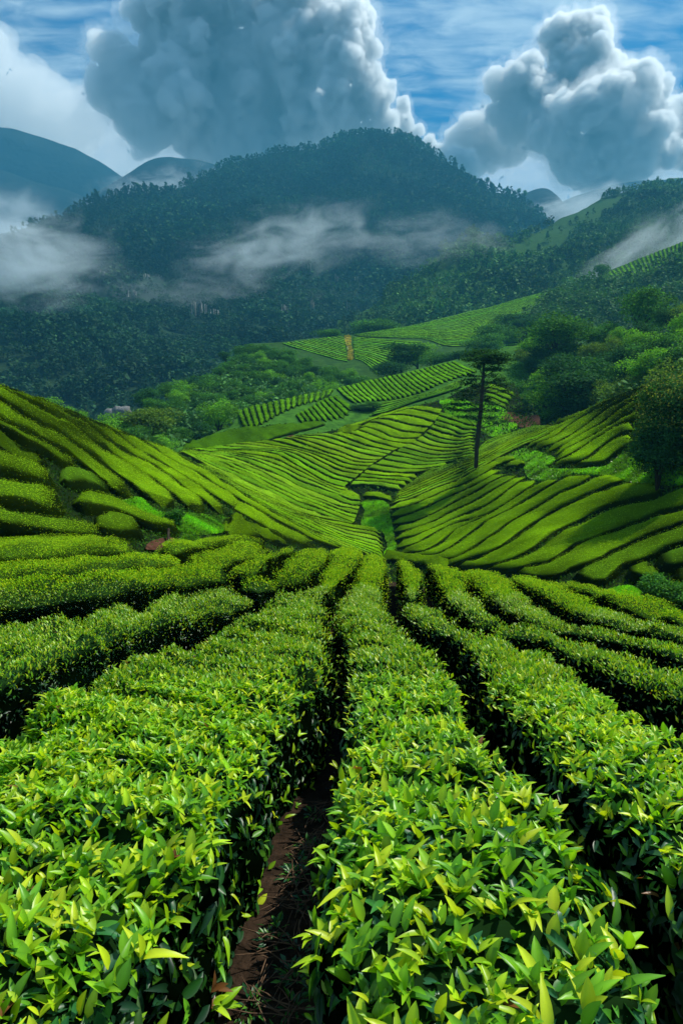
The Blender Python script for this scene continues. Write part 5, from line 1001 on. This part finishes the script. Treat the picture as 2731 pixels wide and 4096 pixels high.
cloud([(400, 170, 55), (370, 110, 45), (345, 30, 42), (390, -10, 50), (410, 230, 60), (430, 100, 45)], 4950, .03, 'ragged bright cumulus tower left of the huge cloud', 2, 11)
cloud([(250, 125, 36), (290, 150, 34), (225, 100, 22), (300, 200, 55), (340, 260, 70), (250, 210, 45)], 5000, .02, 'small torn cumulus with a bright slanting top, upper left', 3, 11)
cloud([(1315, 115, 52), (1355, 88, 42), (1275, 82, 32), (1330, 180, 70), (1290, 240, 75), (1390, 160, 30)], 5300, .034, 'tall cumulus tower at the upper right', 4, 11)
cloud([(1400, 215, 42), (1450, 195, 42), (1492, 225, 36), (1400, 290, 100), (1320, 300, 70), (1480, 275, 52), (1350, 340, 80), (1440, 330, 80)], 4900, .034, 'broad dark cumulus with brilliant rim right of centre, in front of the tall tower', 5, 11)
cloud([(1170, 205, 38), (1205, 185, 40), (1140, 190, 26), (1215, 150, 22), (1230, 240, 45), (1190, 260, 50), (1255, 290, 50)], 5100, .028, 'white billowing cumulus left of the tall tower', 6, 11)
cloud([(1545, 300, 36), (1510, 300, 30), (1560, 260, 30), (1580, 330, 50), (1530, 345, 30)], 5100, .025, 'bright cumulus fragment at the right edge', 7, 11)
cloud([(1090, 298, 34), (1128, 285, 30), (1130, 330, 45), (1060, 320, 30), (1170, 335, 40), (1090, 350, 45)], 5600, .02, 'small blue-grey cumulus low between the mountain and the broad dark cloud', 8, 11)
cloud([(925, 238, 14), (923, 258, 17), (928, 285, 20), (945, 310, 14), (962, 300, 12), (985, 330, 18), (1010, 350, 18), (1050, 368, 26), (1075, 378, 26), (1030, 385, 30)], 5000, .04, 'chain of small white puffs rising behind the mountain shoulder', 9, 9, sub=6, amp=.4)
cloud([(40, 190, 55), (-20, 140, 60), (110, 225, 55), (80, 270, 80), (-20, 260, 90), (180, 280, 60), (-120, 180, 120), (140, 330, 70)], 5400, .005, 'pale soft cloud bank at the upper left edge', 10, 15)
bk_ = lambda *a, **k: (lambda r: link('cloud', r[0], a[3], 'cloud', loc=tuple(r[1])))(cloud(*a, **k))
bk_([(0, 380, 110), (150, 400, 120), (320, 420, 130), (500, 400, 110), (-150, 330, 130), (250, 330, 90), (420, 330, 80), (90, 320, 80)], 6200, .0012, 'low grey overcast bank behind the left half of the mountain', 11, 24, amp=2, fringe=False)
bk_([(1050, 420, 90), (1200, 430, 110), (1380, 420, 120), (1568, 420, 120), (1700, 380, 130), (1500, 360, 80), (1250, 370, 70)], 6400, .0010, 'pale bank of low cloud behind the right-hand hills', 12, 24, amp=2, fringe=False)
